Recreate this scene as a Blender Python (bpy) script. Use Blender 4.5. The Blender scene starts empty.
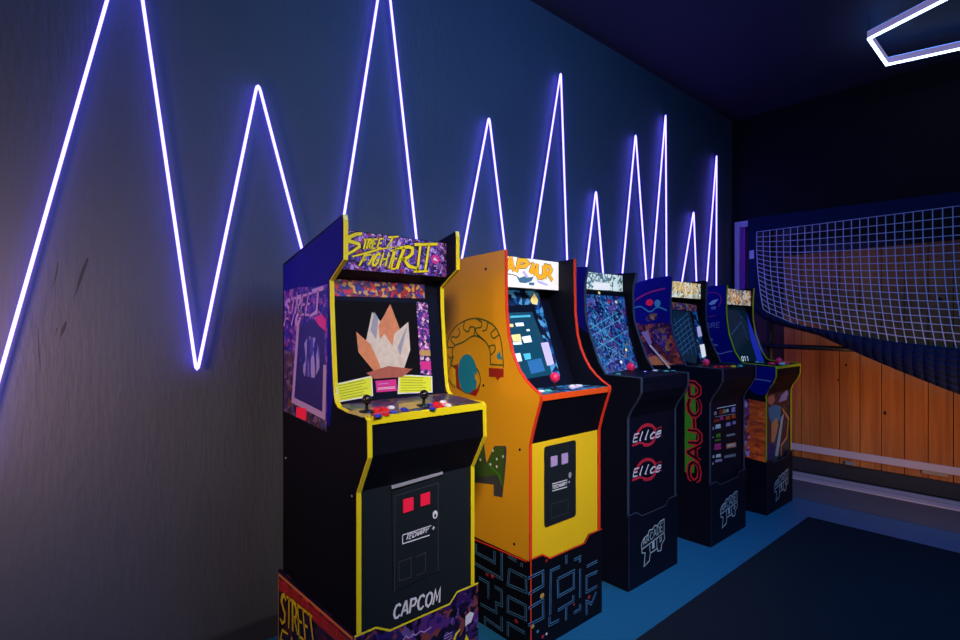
import bpy, math, random
from mathutils import Vector
random.seed(7)
C = bpy.context.scene.collection
S = bpy.context.scene

# ------------------------------------------------------------------ camera
F, HZ, H = 524.0, 327.0, 1.2
TH = math.radians(48.6)
CX = 1.717 * H
cam_d = bpy.data.cameras.new('camera')
cam = bpy.data.objects.new('camera', cam_d)
C.objects.link(cam)
cam.location = (CX, 0, H)
cam.rotation_euler = (math.radians(90), 0, TH)
cam_d.sensor_width = 36
cam_d.lens = F / 960 * 36
cam_d.shift_y = 7 / 960
cam_d.clip_start = 0.02
S.camera = cam

# ------------------------------------------------------------------ world, exposure
w = bpy.data.worlds.new('world'); S.world = w; w.use_nodes = True
w.node_tree.nodes['Background'].inputs[0].default_value = (0.02, 0.04, 0.10, 1)
w.node_tree.nodes['Background'].inputs[1].default_value = 0.05
S.view_settings.view_transform = 'Standard'
S.view_settings.look = 'None'
S.view_settings.gamma = 1
S.view_settings.use_curve_mapping = False
S.view_settings.exposure = 0.0


def area(name, loc, target, size, power, col, size_y=None, spread=180):
    d = bpy.data.lights.new(name, 'AREA')
    d.shape = 'RECTANGLE'; d.size = size; d.size_y = size_y or size
    d.energy = power; d.color = col; d.spread = math.radians(spread)
    o = bpy.data.objects.new(name, d); C.objects.link(o)
    o.location = loc
    o.rotation_euler = (Vector(target) - Vector(loc)).to_track_quat('-Z', 'Y').to_euler()
    return o


# unseen blue area lights added under the ceiling, for floor and left wall
area('ceiling_blue_fill', (2.1, 2.6, 2.85), (1.7, 2.7, 0), 0.8, 17, (0.03, 0.42, 1.0), spread=130)
area('ceiling_blue_fill', (1.9, 1.75, 2.9), (0.0, 1.5, 1.9), 0.8, 29, (0.04, 0.31, 1.0))
# warm lamp standing to the left of the view
area('warm_lamp_light', (0.62, -0.36, 1.10), (0.0, 0.10, 1.08), 0.25, 8.0, (1.0, 0.50, 0.40))
# unseen fills added: warm spot on the cabinets, room fill, low warm door light
area('cabinet_spot_fill', (2.7, -0.3, 2.6), (0.75, 1.45, 0.9), 0.4, 7, (1.0, 0.76, 0.58), spread=42)
area('room_fill', (3.0, 1.3, 2.5), (0.4, 1.3, 0.9), 0.8, 7, (0.85, 0.82, 1.0), spread=110)
area('door_warm_fill', (2.15, 3.7, 0.42), (0.75, 4.86, 0.62), 0.3, 2.4, (1.0, 0.50, 0.20), spread=84)


# ------------------------------------------------------------------ helpers
def ray(px, py):
    a = (px - 480) / F; b = (HZ - py) / F
    return Vector((a * math.cos(TH) - math.sin(TH), a * math.sin(TH) + math.cos(TH), b))


CAM = Vector((CX, 0, H))


class Plane:
    """A flat panel in the room: origin, horizontal axis, upward axis."""
    def __init__(s, O, U, V):
        s.O = Vector(O); s.U = Vector(U).normalized()
        s.V = (Vector(V) - Vector(V).dot(s.U) * s.U).normalized()
        s.N = s.U.cross(s.V)

    def px(s, x, y):
        r = ray(x, y)
        t = (s.O - CAM).dot(s.N) / r.dot(s.N)
        p = CAM + r * t - s.O
        return (p.dot(s.U), p.dot(s.V))

    def at(s, u, v, lift=0.0):
        return s.O + s.U * u + s.V * v + s.N * lift


class MB:
    def __init__(s):
        s.v = []; s.f = []; s.m = []; s.mats = []

    def mi(s, m):
        if m not in s.mats: s.mats.append(m)
        return s.mats.index(m)

    def face(s, pts, m):
        b = len(s.v); s.v += [Vector(p) for p in pts]
        s.f.append(list(range(b, b + len(pts)))); s.m.append(s.mi(m))

    def box(s, lo, hi, m):
        x0, y0, z0 = lo; x1, y1, z1 = hi
        b = len(s.v)
        s.v += [Vector(p) for p in ((x0, y0, z0), (x1, y0, z0), (x1, y1, z0), (x0, y1, z0), (x0, y0, z1), (x1, y0, z1), (x1, y1, z1), (x0, y1, z1))]
        for f in ((0, 3, 2, 1), (4, 5, 6, 7), (0, 1, 5, 4), (1, 2, 6, 5), (2, 3, 7, 6), (3, 0, 4, 7)):
            s.f.append([b + i for i in f]); s.m.append(s.mi(m))

    def prism_y(s, pts, y0, y1, m, m0=None, m1=None):
        """polygon of (x,z) pulled along y"""
        n = len(pts); b = len(s.v)
        ar = sum(pts[i][0] * pts[(i + 1) % n][1] - pts[(i + 1) % n][0] * pts[i][1] for i in range(n))
        if ar < 0: pts = pts[::-1]
        s.v += [Vector((p[0], y0, p[1])) for p in pts] + [Vector((p[0], y1, p[1])) for p in pts]
        k = s.mi(m)
        s.f.append([b + i for i in range(n)]); s.m.append(s.mi(m0) if m0 else k)
        s.f.append([b + n + i for i in range(n)][::-1]); s.m.append(s.mi(m1) if m1 else k)
        for i in range(n):
            j = (i + 1) % n
            s.f.append([b + j, b + i, b + n + i, b + n + j]); s.m.append(k)

    def slab(s, pl, uv, th, m, lift=0.0):
        """polygon on a plane with real thickness"""
        n = len(uv); b = len(s.v); k = s.mi(m)
        ar = sum(uv[i][0] * uv[(i + 1) % n][1] - uv[(i + 1) % n][0] * uv[i][1] for i in range(n))
        if ar < 0: uv = uv[::-1]
        s.v += [pl.at(u, v, lift) for u, v in uv] + [pl.at(u, v, lift + th) for u, v in uv]
        s.f.append([b + i for i in range(n)][::-1]); s.m.append(k)
        s.f.append([b + n + i for i in range(n)]); s.m.append(k)
        for i in range(n):
            j = (i + 1) % n
            s.f.append([b + i, b + j, b + n + j, b + n + i]); s.m.append(k)

    def poly(s, pl, uv, m, lift):
        n = len(uv)
        ar = sum(uv[i][0] * uv[(i + 1) % n][1] - uv[(i + 1) % n][0] * uv[i][1] for i in range(n))
        if ar < 0: uv = uv[::-1]
        s.face([pl.at(u, v, lift) for u, v in uv], m)

    def ell(s, pl, c, rx, ry, m, lift, n=24, rot=0.0, a0=0.0, a1=2 * math.pi):
        pts = []
        for i in range(n):
            a = a0 + (a1 - a0) * i / n
            x, y = rx * math.cos(a), ry * math.sin(a)
            pts.append((c[0] + x * math.cos(rot) - y * math.sin(rot), c[1] + x * math.sin(rot) + y * math.cos(rot)))
        s.poly(pl, pts, m, lift)

    def ribbon(s, pl, pts, wd, m, lift, taper=0.0, closed=False):
        n = len(pts); L = []; R = []
        for i in range(n):
            a = Vector(pts[(i - 1) % n if closed else max(i - 1, 0)]); c = Vector(pts[(i + 1) % n if closed else min(i + 1, n - 1)])
            p = Vector(pts[i])
            d1 = (p - a); d2 = (c - p)
            if d1.length < 1e-9: d1 = d2
            if d2.length < 1e-9: d2 = d1
            t = d1.normalized() + d2.normalized()
            if t.length < 1e-6: t = d1
            t.normalize(); nn = Vector((-t.y, t.x))
            cs = max(0.5, abs(t.dot(d1.normalized())))
            k = wd / 2 / cs
            if taper and not closed: k *= 1 - taper * abs(2 * i / max(n - 1, 1) - 0.7)
            L.append(p + nn * k); R.append(p - nn * k)
        for i in range(n if closed else n - 1):
            j = (i + 1) % n
            s.face([pl.at(*R[i], lift), pl.at(*R[j], lift), pl.at(*L[j], lift), pl.at(*L[i], lift)], m)

    def tube(s, pts, r, m, n=8, closed=False):
        pts = [Vector(p) for p in pts]; N = len(pts); rings = []; k = s.mi(m)
        up = None
        for i, p in enumerate(pts):
            a = pts[(i - 1) % N] if closed else pts[max(i - 1, 0)]
            c = pts[(i + 1) % N] if closed else pts[min(i + 1, N - 1)]
            t = (c - a).normalized()
            if up is None:
                up = Vector((0, 0, 1)) if abs(t.z) < 0.9 else Vector((1, 0, 0))
            sd = t.cross(up)
            if sd.length < 1e-4: sd = t.cross(Vector((0.3, 1, 0.2)))
            sd.normalize(); up = sd.cross(t).normalized()
            b = len(s.v)
            for j in range(n):
                an = 2 * math.pi * (j + .5) / n
                s.v.append(p + sd * (r * math.cos(an)) + up * (r * math.sin(an)))
            rings.append(b)
        for i in range(N if closed else N - 1):
            a, c = rings[i], rings[(i + 1) % N]
            for j in range(n):
                q = (j + 1) % n
                s.f.append([a + j, a + q, c + q, c + j]); s.m.append(k)
        if not closed:
            s.f.append([rings[0] + j for j in range(n)][::-1]); s.m.append(k)
            s.f.append([rings[-1] + j for j in range(n)]); s.m.append(k)

    def lathe(s, o, ax, prof, m, n=16):
        """profile of (radius, height) turned about an axis"""
        ax = Vector(ax).normalized(); o = Vector(o)
        u = ax.orthogonal().normalized(); v = ax.cross(u); k = s.mi(m); rings = []
        for r, h in prof:
            b = len(s.v); rings.append(b)
            for j in range(n):
                a = 2 * math.pi * j / n
                s.v.append(o + ax * h + u * (r * math.cos(a)) + v * (r * math.sin(a)))
        for a, c in zip(rings, rings[1:]):
            for j in range(n):
                q = (j + 1) % n
                s.f.append([a + j, a + q, c + q, c + j]); s.m.append(k)
        s.f.append([rings[0] + j for j in range(n)][::-1]); s.m.append(k)
        s.f.append([rings[-1] + j for j in range(n)]); s.m.append(k)


def rootloc(o):
    p = Vector((0, 0, 0))
    while o is not None:
        p += o.location; o = o.parent
    return p


def obj(name, mb, parent=None, loc=None, smooth=False, bevel=0, kind=None, label=None):
    o0 = rootloc(parent) + (Vector(loc) if loc else Vector((0, 0, 0)))
    me = bpy.data.meshes.new(name)
    me.from_pydata([tuple(v - o0) for v in mb.v], [], mb.f)
    for m in mb.mats: me.materials.append(m)
    for p, k in zip(me.polygons, mb.m):
        p.material_index = k; p.use_smooth = smooth
    me.update()
    o = bpy.data.objects.new(name, me); C.objects.link(o)
    if parent: o.parent = parent
    if loc: o.location = loc
    if bevel:
        b = o.modifiers.new('bevel', 'BEVEL'); b.width = bevel; b.segments = 2; b.limit_method = 'ANGLE'
    if kind: o['kind'] = kind
    if label: o['label'] = label
    return o


def thing(name, label, cat, loc, group=None):
    o = bpy.data.objects.new(name, None); C.objects.link(o)
    o.location = loc; o['label'] = label; o['category'] = cat
    if group: o['group'] = group
    o.empty_display_size = 0.1
    return o


def tag(o, label, cat, group=None):
    o['label'] = label; o['category'] = cat
    if group: o['group'] = group


# ------------------------------------------------------------------ materials
def srgb(r, g, b):
    f = lambda c: c / 12.92 if c <= 0.04045 else ((c + 0.055) / 1.055) ** 2.4
    return (f(r / 255), f(g / 255), f(b / 255), 1)


def mat(name, col, rough=0.5, metal=0.0, emit=0.0, ecol=None, spec=0.5, bump=0.0, bscale=60, var=0.0, vscale=6):
    m = bpy.data.materials.new(name); m.use_nodes = True
    nt = m.node_tree; b = nt.nodes['Principled BSDF']
    c = col if len(col) == 4 else (*col, 1)
    b.inputs['Base Color'].default_value = c
    b.inputs['Roughness'].default_value = rough
    b.inputs['Metallic'].default_value = metal
    b.inputs['Specular IOR Level'].default_value = spec
    tc = nt.nodes.new('ShaderNodeTexCoord')
    if emit:
        b.inputs['Emission Color'].default_value = (ecol if ecol else c)
        b.inputs['Emission Strength'].default_value = emit
    nz = nt.nodes.new('ShaderNodeTexNoise'); nz.inputs['Scale'].default_value = vscale; nz.inputs['Detail'].default_value = 4
    nt.links.new(tc.outputs['Object'], nz.inputs['Vector'])
    mx = nt.nodes.new('ShaderNodeMix'); mx.data_type = 'RGBA'
    v = max(var, 0.04)
    mx.inputs[6].default_value = tuple(x * (1 - v) for x in c[:3]) + (1,)
    mx.inputs[7].default_value = tuple(min(1, x * (1 + v)) for x in c[:3]) + (1,)
    nt.links.new(nz.outputs['Fac'], mx.inputs[0])
    nt.links.new(mx.outputs[2], b.inputs['Base Color'])
    if bump:
        n2 = nt.nodes.new('ShaderNodeTexNoise'); n2.inputs['Scale'].default_value = bscale; n2.inputs['Detail'].default_value = 5
        nt.links.new(tc.outputs['Object'], n2.inputs['Vector'])
        bp = nt.nodes.new('ShaderNodeBump'); bp.inputs['Strength'].default_value = bump; bp.inputs['Distance'].default_value = 0.01
        nt.links.new(n2.outputs['Fac'], bp.inputs['Height'])
        nt.links.new(bp.outputs['Normal'], b.inputs['Normal'])
    return m


def collage(name, cols, scale=60, emit=0.0, rough=0.35, stretch=(1, 1, 1), warp=0.6):
    """printed artwork: a busy patchwork of flat colours"""
    m = bpy.data.materials.new(name); m.use_nodes = True
    nt = m.node_tree; b = nt.nodes['Principled BSDF']
    tc = nt.nodes.new('ShaderNodeTexCoord')
    mp = nt.nodes.new('ShaderNodeMapping'); mp.inputs['Scale'].default_value = stretch
    nt.links.new(tc.outputs['Object'], mp.inputs['Vector'])
    nz = nt.nodes.new('ShaderNodeTexNoise'); nz.inputs['Scale'].default_value = scale * 0.5; nz.inputs['Detail'].default_value = 3
    nt.links.new(mp.outputs[0], nz.inputs['Vector'])
    ma = nt.nodes.new('ShaderNodeVectorMath'); ma.operation = 'MULTIPLY_ADD'
    nt.links.new(nz.outputs['Color'], ma.inputs[0])
    ma.inputs[1].default_value = (warp * 4 / scale,) * 3
    nt.links.new(mp.outputs[0], ma.inputs[2])
    vo = nt.nodes.new('ShaderNodeTexVoronoi'); vo.inputs['Scale'].default_value = scale
    nt.links.new(ma.outputs[0], vo.inputs['Vector'])
    sp = nt.nodes.new('ShaderNodeSeparateColor'); nt.links.new(vo.outputs['Color'], sp.inputs[0])
    cr = nt.nodes.new('ShaderNodeValToRGB'); cr.color_ramp.interpolation = 'CONSTANT'
    e = cr.color_ramp.elements
    while len(e) < len(cols): e.new(0.5)
    for i, c in enumerate(cols):
        e[i].position = i / len(cols); e[i].color = srgb(*c)
    nt.links.new(sp.outputs[0], cr.inputs[0])
    nt.links.new(cr.outputs[0], b.inputs['Base Color'])
    b.inputs['Roughness'].default_value = rough
    if emit:
        nt.links.new(cr.outputs[0], b.inputs['Emission Color'])
        b.inputs['Emission Strength'].default_value = emit
    return m


def wall_mat():
    """rolled plaster paint: fine stipple with vertical streaks"""
    m = mat('painted_plaster', (0.075, 0.10, 0.135), rough=0.6, var=0.12, vscale=2.5, spec=0.3)
    nt = m.node_tree; b = nt.nodes['Principled BSDF']; tc = nt.nodes['Texture Coordinate']
    h = []
    for sc, st, dist in ((70, (1, 1, .22), .006), (14, (1, 1, .5), .010)):
        mp = nt.nodes.new('ShaderNodeMapping'); mp.inputs['Scale'].default_value = st
        nz = nt.nodes.new('ShaderNodeTexNoise'); nz.inputs['Scale'].default_value = sc; nz.inputs['Detail'].default_value = 5
        bp = nt.nodes.new('ShaderNodeBump'); bp.inputs['Strength'].default_value = 0.42; bp.inputs['Distance'].default_value = dist
        nt.links.new(tc.outputs['Object'], mp.inputs['Vector']); nt.links.new(mp.outputs[0], nz.inputs['Vector']); nt.links.new(nz.outputs['Fac'], bp.inputs['Height'])
        if h: nt.links.new(h[-1].outputs['Normal'], bp.inputs['Normal'])
        h.append(bp)
    nt.links.new(h[-1].outputs['Normal'], b.inputs['Normal'])
    return m


def wood_mat():
    m = bpy.data.materials.new('cedar_planks'); m.use_nodes = True
    nt = m.node_tree; b = nt.nodes['Principled BSDF']
    tc = nt.nodes.new('ShaderNodeTexCoord')
    sx = nt.nodes.new('ShaderNodeSeparateXYZ'); nt.links.new(tc.outputs['Object'], sx.inputs[0])
    dv = nt.nodes.new('ShaderNodeMath'); dv.operation = 'DIVIDE'; dv.inputs[1].default_value = 0.134
    nt.links.new(sx.outputs[0], dv.inputs[0])
    fl = nt.nodes.new('ShaderNodeMath'); fl.operation = 'FLOOR'; nt.links.new(dv.outputs[0], fl.inputs[0])
    wn = nt.nodes.new('ShaderNodeTexWhiteNoise'); wn.noise_dimensions = '1D'; nt.links.new(fl.outputs[0], wn.inputs['W'])
    mp = nt.nodes.new('ShaderNodeMapping'); mp.inputs['Scale'].default_value = (38, 38, 1.6)
    nt.links.new(tc.outputs['Object'], mp.inputs['Vector'])
    nz = nt.nodes.new('ShaderNodeTexNoise'); nz.inputs['Scale'].default_value = 1.0; nz.inputs['Detail'].default_value = 6
    nt.links.new(mp.outputs[0], nz.inputs['Vector'])
    ad = nt.nodes.new('ShaderNodeMath'); ad.operation = 'MULTIPLY_ADD'; ad.inputs[1].default_value = 0.45
    nt.links.new(wn.outputs[0], ad.inputs[0]); nt.links.new(nz.outputs['Fac'], ad.inputs[2])
    cr = nt.nodes.new('ShaderNodeValToRGB')
    cr.color_ramp.elements[0].position = 0.3; cr.color_ramp.elements[0].color = (0.26, 0.075, 0.016, 1)
    cr.color_ramp.elements[1].position = 1.0; cr.color_ramp.elements[1].color = (0.62, 0.235, 0.06, 1)
    nt.links.new(ad.outputs[0], cr.inputs[0]); nt.links.new(cr.outputs[0], b.inputs['Base Color'])
    b.inputs['Roughness'].default_value = 0.5
    return m


M = {}
M['wall'] = wall_mat()
M['wallblack'] = mat('black_wall_paint', (0.008, 0.008, 0.010), 0.7, spec=0.2)
M['ceil'] = mat('ceiling_paint', (0.05, 0.052, 0.07), 0.7, bump=0.1)
M['floor'] = mat('blue_floor_paint', (0.009, 0.125, 0.26), 0.5, var=0.08, vscale=3, bump=0.05)
M['apron'] = mat('floor_shade_grey', (0.085, 0.095, 0.14), 0.7, var=0.15, vscale=4, bump=0.1)  # shade on the blue floor, put into a grey colour
M['base'] = mat('baseboard_paint', (0.04, 0.05, 0.07), 0.4)
M['white'] = mat('white_trim', (0.62, 0.58, 0.72), 0.4)
M['violet'] = mat('violet_lit_white', (0.30, 0.03, 0.36), 0.5)
M['wood'] = wood_mat()
M['jamb'] = mat('dark_maroon_paint', (0.03, 0.010, 0.012), 0.6)
M['knot'] = mat('wood_knot', (0.04, 0.012, 0.005), 0.6)
M['glassdark'] = mat('dark_glass', (0.006, 0.012, 0.016), 0.25)
M['gap'] = mat('dark_rubber', (0.03, 0.035, 0.05), 0.8)
M['tan'] = mat('tan_metal', (0.40, 0.32, 0.24), 0.5)
M['carpet'] = mat('carpet_pile', (0.012, 0.018, 0.032), 0.95, bump=1.0, bscale=220, var=0.35, vscale=150, spec=0.1)
M['neon'] = mat('neon_tube', (0.3, 0.25, 1), 0.4, emit=8.5, ecol=(0.15, 0.115, 1.0, 1))
M['hexlit'] = mat('lamp_diffuser', (0.8, 0.85, 1), 0.4, emit=7.0, ecol=(0.42, 0.62, 1.0, 1))
M['hexup'] = mat('ceiling_glow_blue', (0.3, 0.5, 1), 0.4, emit=6.0, ecol=(0.06, 0.26, 1.0, 1))
M['hexbody'] = mat('lavender_plastic', (0.42, 0.36, 0.72), 0.4, emit=0.35)
M['navycloth'] = mat('navy_cloth', (0.010, 0.018, 0.075), 0.85, bump=0.6, bscale=160, var=0.35, vscale=60, spec=0.15)
M['cord'] = mat('net_cord', (0.80, 0.72, 0.95), 0.7)
M['blacktube'] = mat('black_steel_tube', (0.01, 0.01, 0.014), 0.45)
M['label'] = mat('white_label', (0.7, 0.65, 0.8), 0.5)
M['black'] = mat('black_laminate', (0.003, 0.0035, 0.008), 0.5, spec=0.12)
M['navy'] = mat('navy_laminate', (0.003, 0.0045, 0.014), 0.5, spec=0.12)
M['royal'] = mat('royal_blue_side', (0.004, 0.005, 0.24), 0.5, spec=0.2)
M['panel'] = mat('charcoal_panel', (0.008, 0.013, 0.018), 0.5, bump=0.15, bscale=300, spec=0.3)
M['yellow'] = mat('yellow_molding', (0.78, 0.68, 0.01), 0.35)
M['yellowp'] = mat('yellow_print', (0.80, 0.56, 0.012), 0.35)
M['orange'] = mat('orange_yellow_print', (0.74, 0.36, 0.012), 0.38, var=0.05)
M['red'] = mat('red_molding', (0.75, 0.045, 0.015), 0.35)
M['orangered'] = mat('orange_red_band', (0.80, 0.09, 0.01), 0.35)
M['orangetrim'] = mat('orange_trim', (0.65, 0.22, 0.06), 0.4)
M['steel'] = mat('steel_blue_molding', (0.035, 0.055, 0.10), 0.4)
M['screen'] = mat('dark_screen_glass', (0.008, 0.008, 0.010), 0.12)
M['lav'] = mat('lavender_print', (0.50, 0.34, 0.75), 0.4)
M['lavframe'] = mat('pale_lavender_print', (0.42, 0.32, 0.62), 0.4)
M['ltext'] = mat('white_print', (0.72, 0.74, 0.80), 0.4)
M['grey'] = mat('grey_print', (0.30, 0.31, 0.36), 0.4)
M['dgrey'] = mat('dark_grey_line', (0.05, 0.055, 0.065), 0.4)
M['redp'] = mat('red_print', (0.72, 0.012, 0.05), 0.4, emit=0.25)
M['crimson'] = mat('crimson_print', (0.55, 0.02, 0.05), 0.4)
M['pinkp'] = mat('magenta_print', (0.62, 0.03, 0.24), 0.4)
M['maroon'] = mat('maroon_print', (0.32, 0.02, 0.012), 0.4)
M['teal'] = mat('teal_blue_print', (0.015, 0.26, 0.42), 0.4)
M['dgreen'] = mat('dark_green_print', (0.05, 0.11, 0.02), 0.4)
M['green'] = mat('green_print', (0.05, 0.30, 0.02), 0.4)
M['lime'] = mat('lime_card_print', (0.62, 0.70, 0.03), 0.4, emit=0.12)
M['limeline'] = mat('olive_line_print', (0.16, 0.20, 0.01), 0.5)
M['ivory'] = mat('ivory_print', (0.55, 0.49, 0.40), 0.5, emit=0.1, var=0.3, vscale=60)
M['terra'] = mat('terracotta_print', (0.55, 0.20, 0.08), 0.5, emit=0.08, var=0.3, vscale=60)
M['brown'] = mat('brown_print', (0.30, 0.08, 0.05), 0.5, emit=0.2, var=0.3, vscale=60)
M['tand'] = mat('ochre_print', (0.50, 0.32, 0.08), 0.45)
M['mazeblue'] = mat('maze_blue_print', (0.08, 0.26, 0.52), 0.4)
M['paleline'] = mat('pale_blue_line', (0.42, 0.56, 0.64), 0.4)
M['plum'] = mat('deep_blue_print', (0.02, 0.018, 0.16), 0.45)
M['redbtn'] = mat('red_plastic', (0.65, 0.015, 0.02), 0.25)
M['bluebtn'] = mat('blue_plastic', (0.02, 0.04, 0.40), 0.25)
M['whitebtn'] = mat('white_plastic', (0.75, 0.75, 0.85), 0.25)
M['yelbtn'] = mat('yellow_plastic', (0.75, 0.5, 0.02), 0.25)
M['pinkbtn'] = mat('pink_plastic', (0.75, 0.02, 0.12), 0.25, emit=0.1)
M['tealbtn'] = mat('teal_plastic', (0.05, 0.45, 0.40), 0.25)
M['blackball'] = mat('black_plastic', (0.008, 0.008, 0.01), 0.2)
M['lit'] = mat('backlit_cream_sheet', (0.7, 0.68, 0.62), 0.4, emit=0.66, ecol=(0.86, 0.83, 0.74, 1), var=0.1, vscale=20)
M['litor'] = mat('backlit_orange_ink', (0.75, 0.36, 0.02), 0.4, emit=0.6, ecol=(0.85, 0.42, 0.02, 1))
M['litdk'] = mat('backlit_dark_ink', (0.05, 0.05, 0.05), 0.4, emit=0.05)
M['litte'] = mat('backlit_teal_ink', (0.06, 0.16, 0.24), 0.4, emit=0.4)
M['litla'] = mat('backlit_lavender_ink', (0.45, 0.40, 0.60), 0.4, emit=0.6)
M['glowtext'] = mat('screen_white', (0.6, 0.7, 0.8), 0.4, emit=0.7, ecol=(0.7, 0.85, 0.95, 1))
M['glowyel'] = mat('screen_yellow', (0.7, 0.6, 0.2), 0.4, emit=0.6, ecol=(0.8, 0.6, 0.25, 1))
M['glowcyan'] = mat('screen_cyan', (0.05, 0.4, 0.5), 0.4, emit=0.5, ecol=(0.10, 0.50, 0.62, 1))
M['glowblue'] = mat('screen_blue', (0.02, 0.12, 0.30), 0.3, emit=0.4, ecol=(0.03, 0.16, 0.38, 1))
M['tealscreen'] = mat('teal_screen_glass', (0.006, 0.05, 0.085), 0.15, emit=0.35, ecol=(0.008, 0.07, 0.13, 1))
M['deepscreen'] = mat('deep_teal_screen_glass', (0.004, 0.02, 0.035), 0.15, emit=0.2, ecol=(0.005, 0.03, 0.06, 1))
M['brightblue'] = mat('bright_blue_print', (0.03, 0.06, 0.75), 0.35, emit=0.15)
M['c_marq'] = collage('purple_marquee_art', [(30, 20, 80), (60, 40, 140), (20, 16, 60), (90, 70, 180), (150, 120, 200), (40, 30, 110), (150, 50, 60), (25, 20, 70), (120, 60, 140), (70, 60, 150), (16, 12, 40), (170, 150, 200)], 120, emit=0.22, warp=1.2)
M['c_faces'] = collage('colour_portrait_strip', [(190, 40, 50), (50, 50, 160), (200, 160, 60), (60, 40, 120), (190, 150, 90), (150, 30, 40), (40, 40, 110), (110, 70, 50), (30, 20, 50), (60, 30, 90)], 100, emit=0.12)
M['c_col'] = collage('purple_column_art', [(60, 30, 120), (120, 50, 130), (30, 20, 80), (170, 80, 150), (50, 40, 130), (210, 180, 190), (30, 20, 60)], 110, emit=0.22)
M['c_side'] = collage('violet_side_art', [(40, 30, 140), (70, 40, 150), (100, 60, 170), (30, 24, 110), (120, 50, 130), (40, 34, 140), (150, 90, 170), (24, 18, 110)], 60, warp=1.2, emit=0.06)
M['c_sideband'] = collage('dim_strip_art', [(60, 40, 80), (110, 80, 110), (30, 24, 60), (90, 60, 50), (60, 60, 110)], 60, emit=0.05)
M['c_brush'] = collage('blue_brush_art', [(60, 60, 150), (110, 100, 190), (40, 44, 120), (150, 140, 210), (30, 36, 110)], 30, stretch=(1.6, 1.6, 0.4), emit=0.05)
M['c_riser'] = collage('purple_riser_art', [(50, 24, 90), (24, 14, 50), (80, 40, 120), (20, 14, 50), (120, 60, 60), (40, 30, 100), (14, 10, 30), (100, 80, 150)], 34, warp=1.4)
M['c_riserside'] = collage('dark_violet_riser_art', [(26, 12, 46), (50, 20, 60), (16, 10, 40), (80, 24, 40), (20, 16, 60)], 30)
M['c_deck'] = collage('deck_art', [(40, 40, 90), (120, 90, 60), (30, 34, 70), (60, 70, 110), (90, 40, 60), (24, 30, 50)], 40)
M['c_cool'] = collage('blue_bezel_art', [(14, 40, 90), (20, 80, 140), (10, 16, 40), (40, 120, 170), (12, 24, 60), (80, 150, 190), (10, 10, 30)], 45, emit=0.3)
M['c_tangle'] = collage('tangled_blue_art', [(14, 30, 90), (20, 70, 140), (10, 16, 50), (60, 110, 170), (24, 30, 110), (110, 150, 190), (10, 12, 36), (120, 50, 120), (20, 90, 150), (16, 24, 70), (34, 120, 150)], 60, emit=0.28, warp=2.0)
M['c_m3marq'] = collage('backlit_grey_green_art', [(200, 215, 200), (150, 170, 165), (220, 230, 215), (90, 110, 110), (190, 205, 190), (60, 80, 85), (210, 220, 200)], 45, emit=0.65, warp=1.5)
M['c_m4marq'] = collage('backlit_cream_gold_art', [(235, 225, 200), (220, 200, 140), (200, 150, 70), (240, 235, 220), (150, 170, 160), (230, 215, 170), (90, 80, 60)], 55, emit=0.7, warp=1.5)
M['c_m5marq'] = collage('backlit_busy_art', [(220, 200, 170), (200, 140, 90), (150, 160, 170), (230, 220, 210), (120, 80, 70), (90, 110, 130), (200, 170, 120), (60, 60, 80)], 60, emit=0.6, warp=1.5)
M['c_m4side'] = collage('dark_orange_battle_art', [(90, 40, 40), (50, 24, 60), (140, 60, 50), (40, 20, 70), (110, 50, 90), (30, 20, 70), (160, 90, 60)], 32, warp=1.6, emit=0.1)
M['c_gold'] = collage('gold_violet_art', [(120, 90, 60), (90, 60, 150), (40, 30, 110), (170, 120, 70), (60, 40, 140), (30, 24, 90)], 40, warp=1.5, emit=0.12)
M['c_m5front'] = collage('dark_teal_poster_art', [(20, 30, 50), (30, 70, 90), (14, 20, 36), (16, 40, 60), (10, 10, 20)], 22, warp=1.2, emit=0.03)
M['c_m5side'] = collage('rust_poster_art', [(190, 78, 30), (160, 62, 30), (205, 92, 38), (135, 50, 34), (180, 72, 26)], 26, stretch=(1, 1, 2.2), emit=0.16)  # self-glow added so the poster side reads brighter
M['c_m5strip'] = collage('violet_rust_strip_art', [(110, 40, 60), (90, 60, 130), (60, 30, 70), (170, 80, 60), (150, 130, 190)], 45, emit=0.15)

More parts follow.
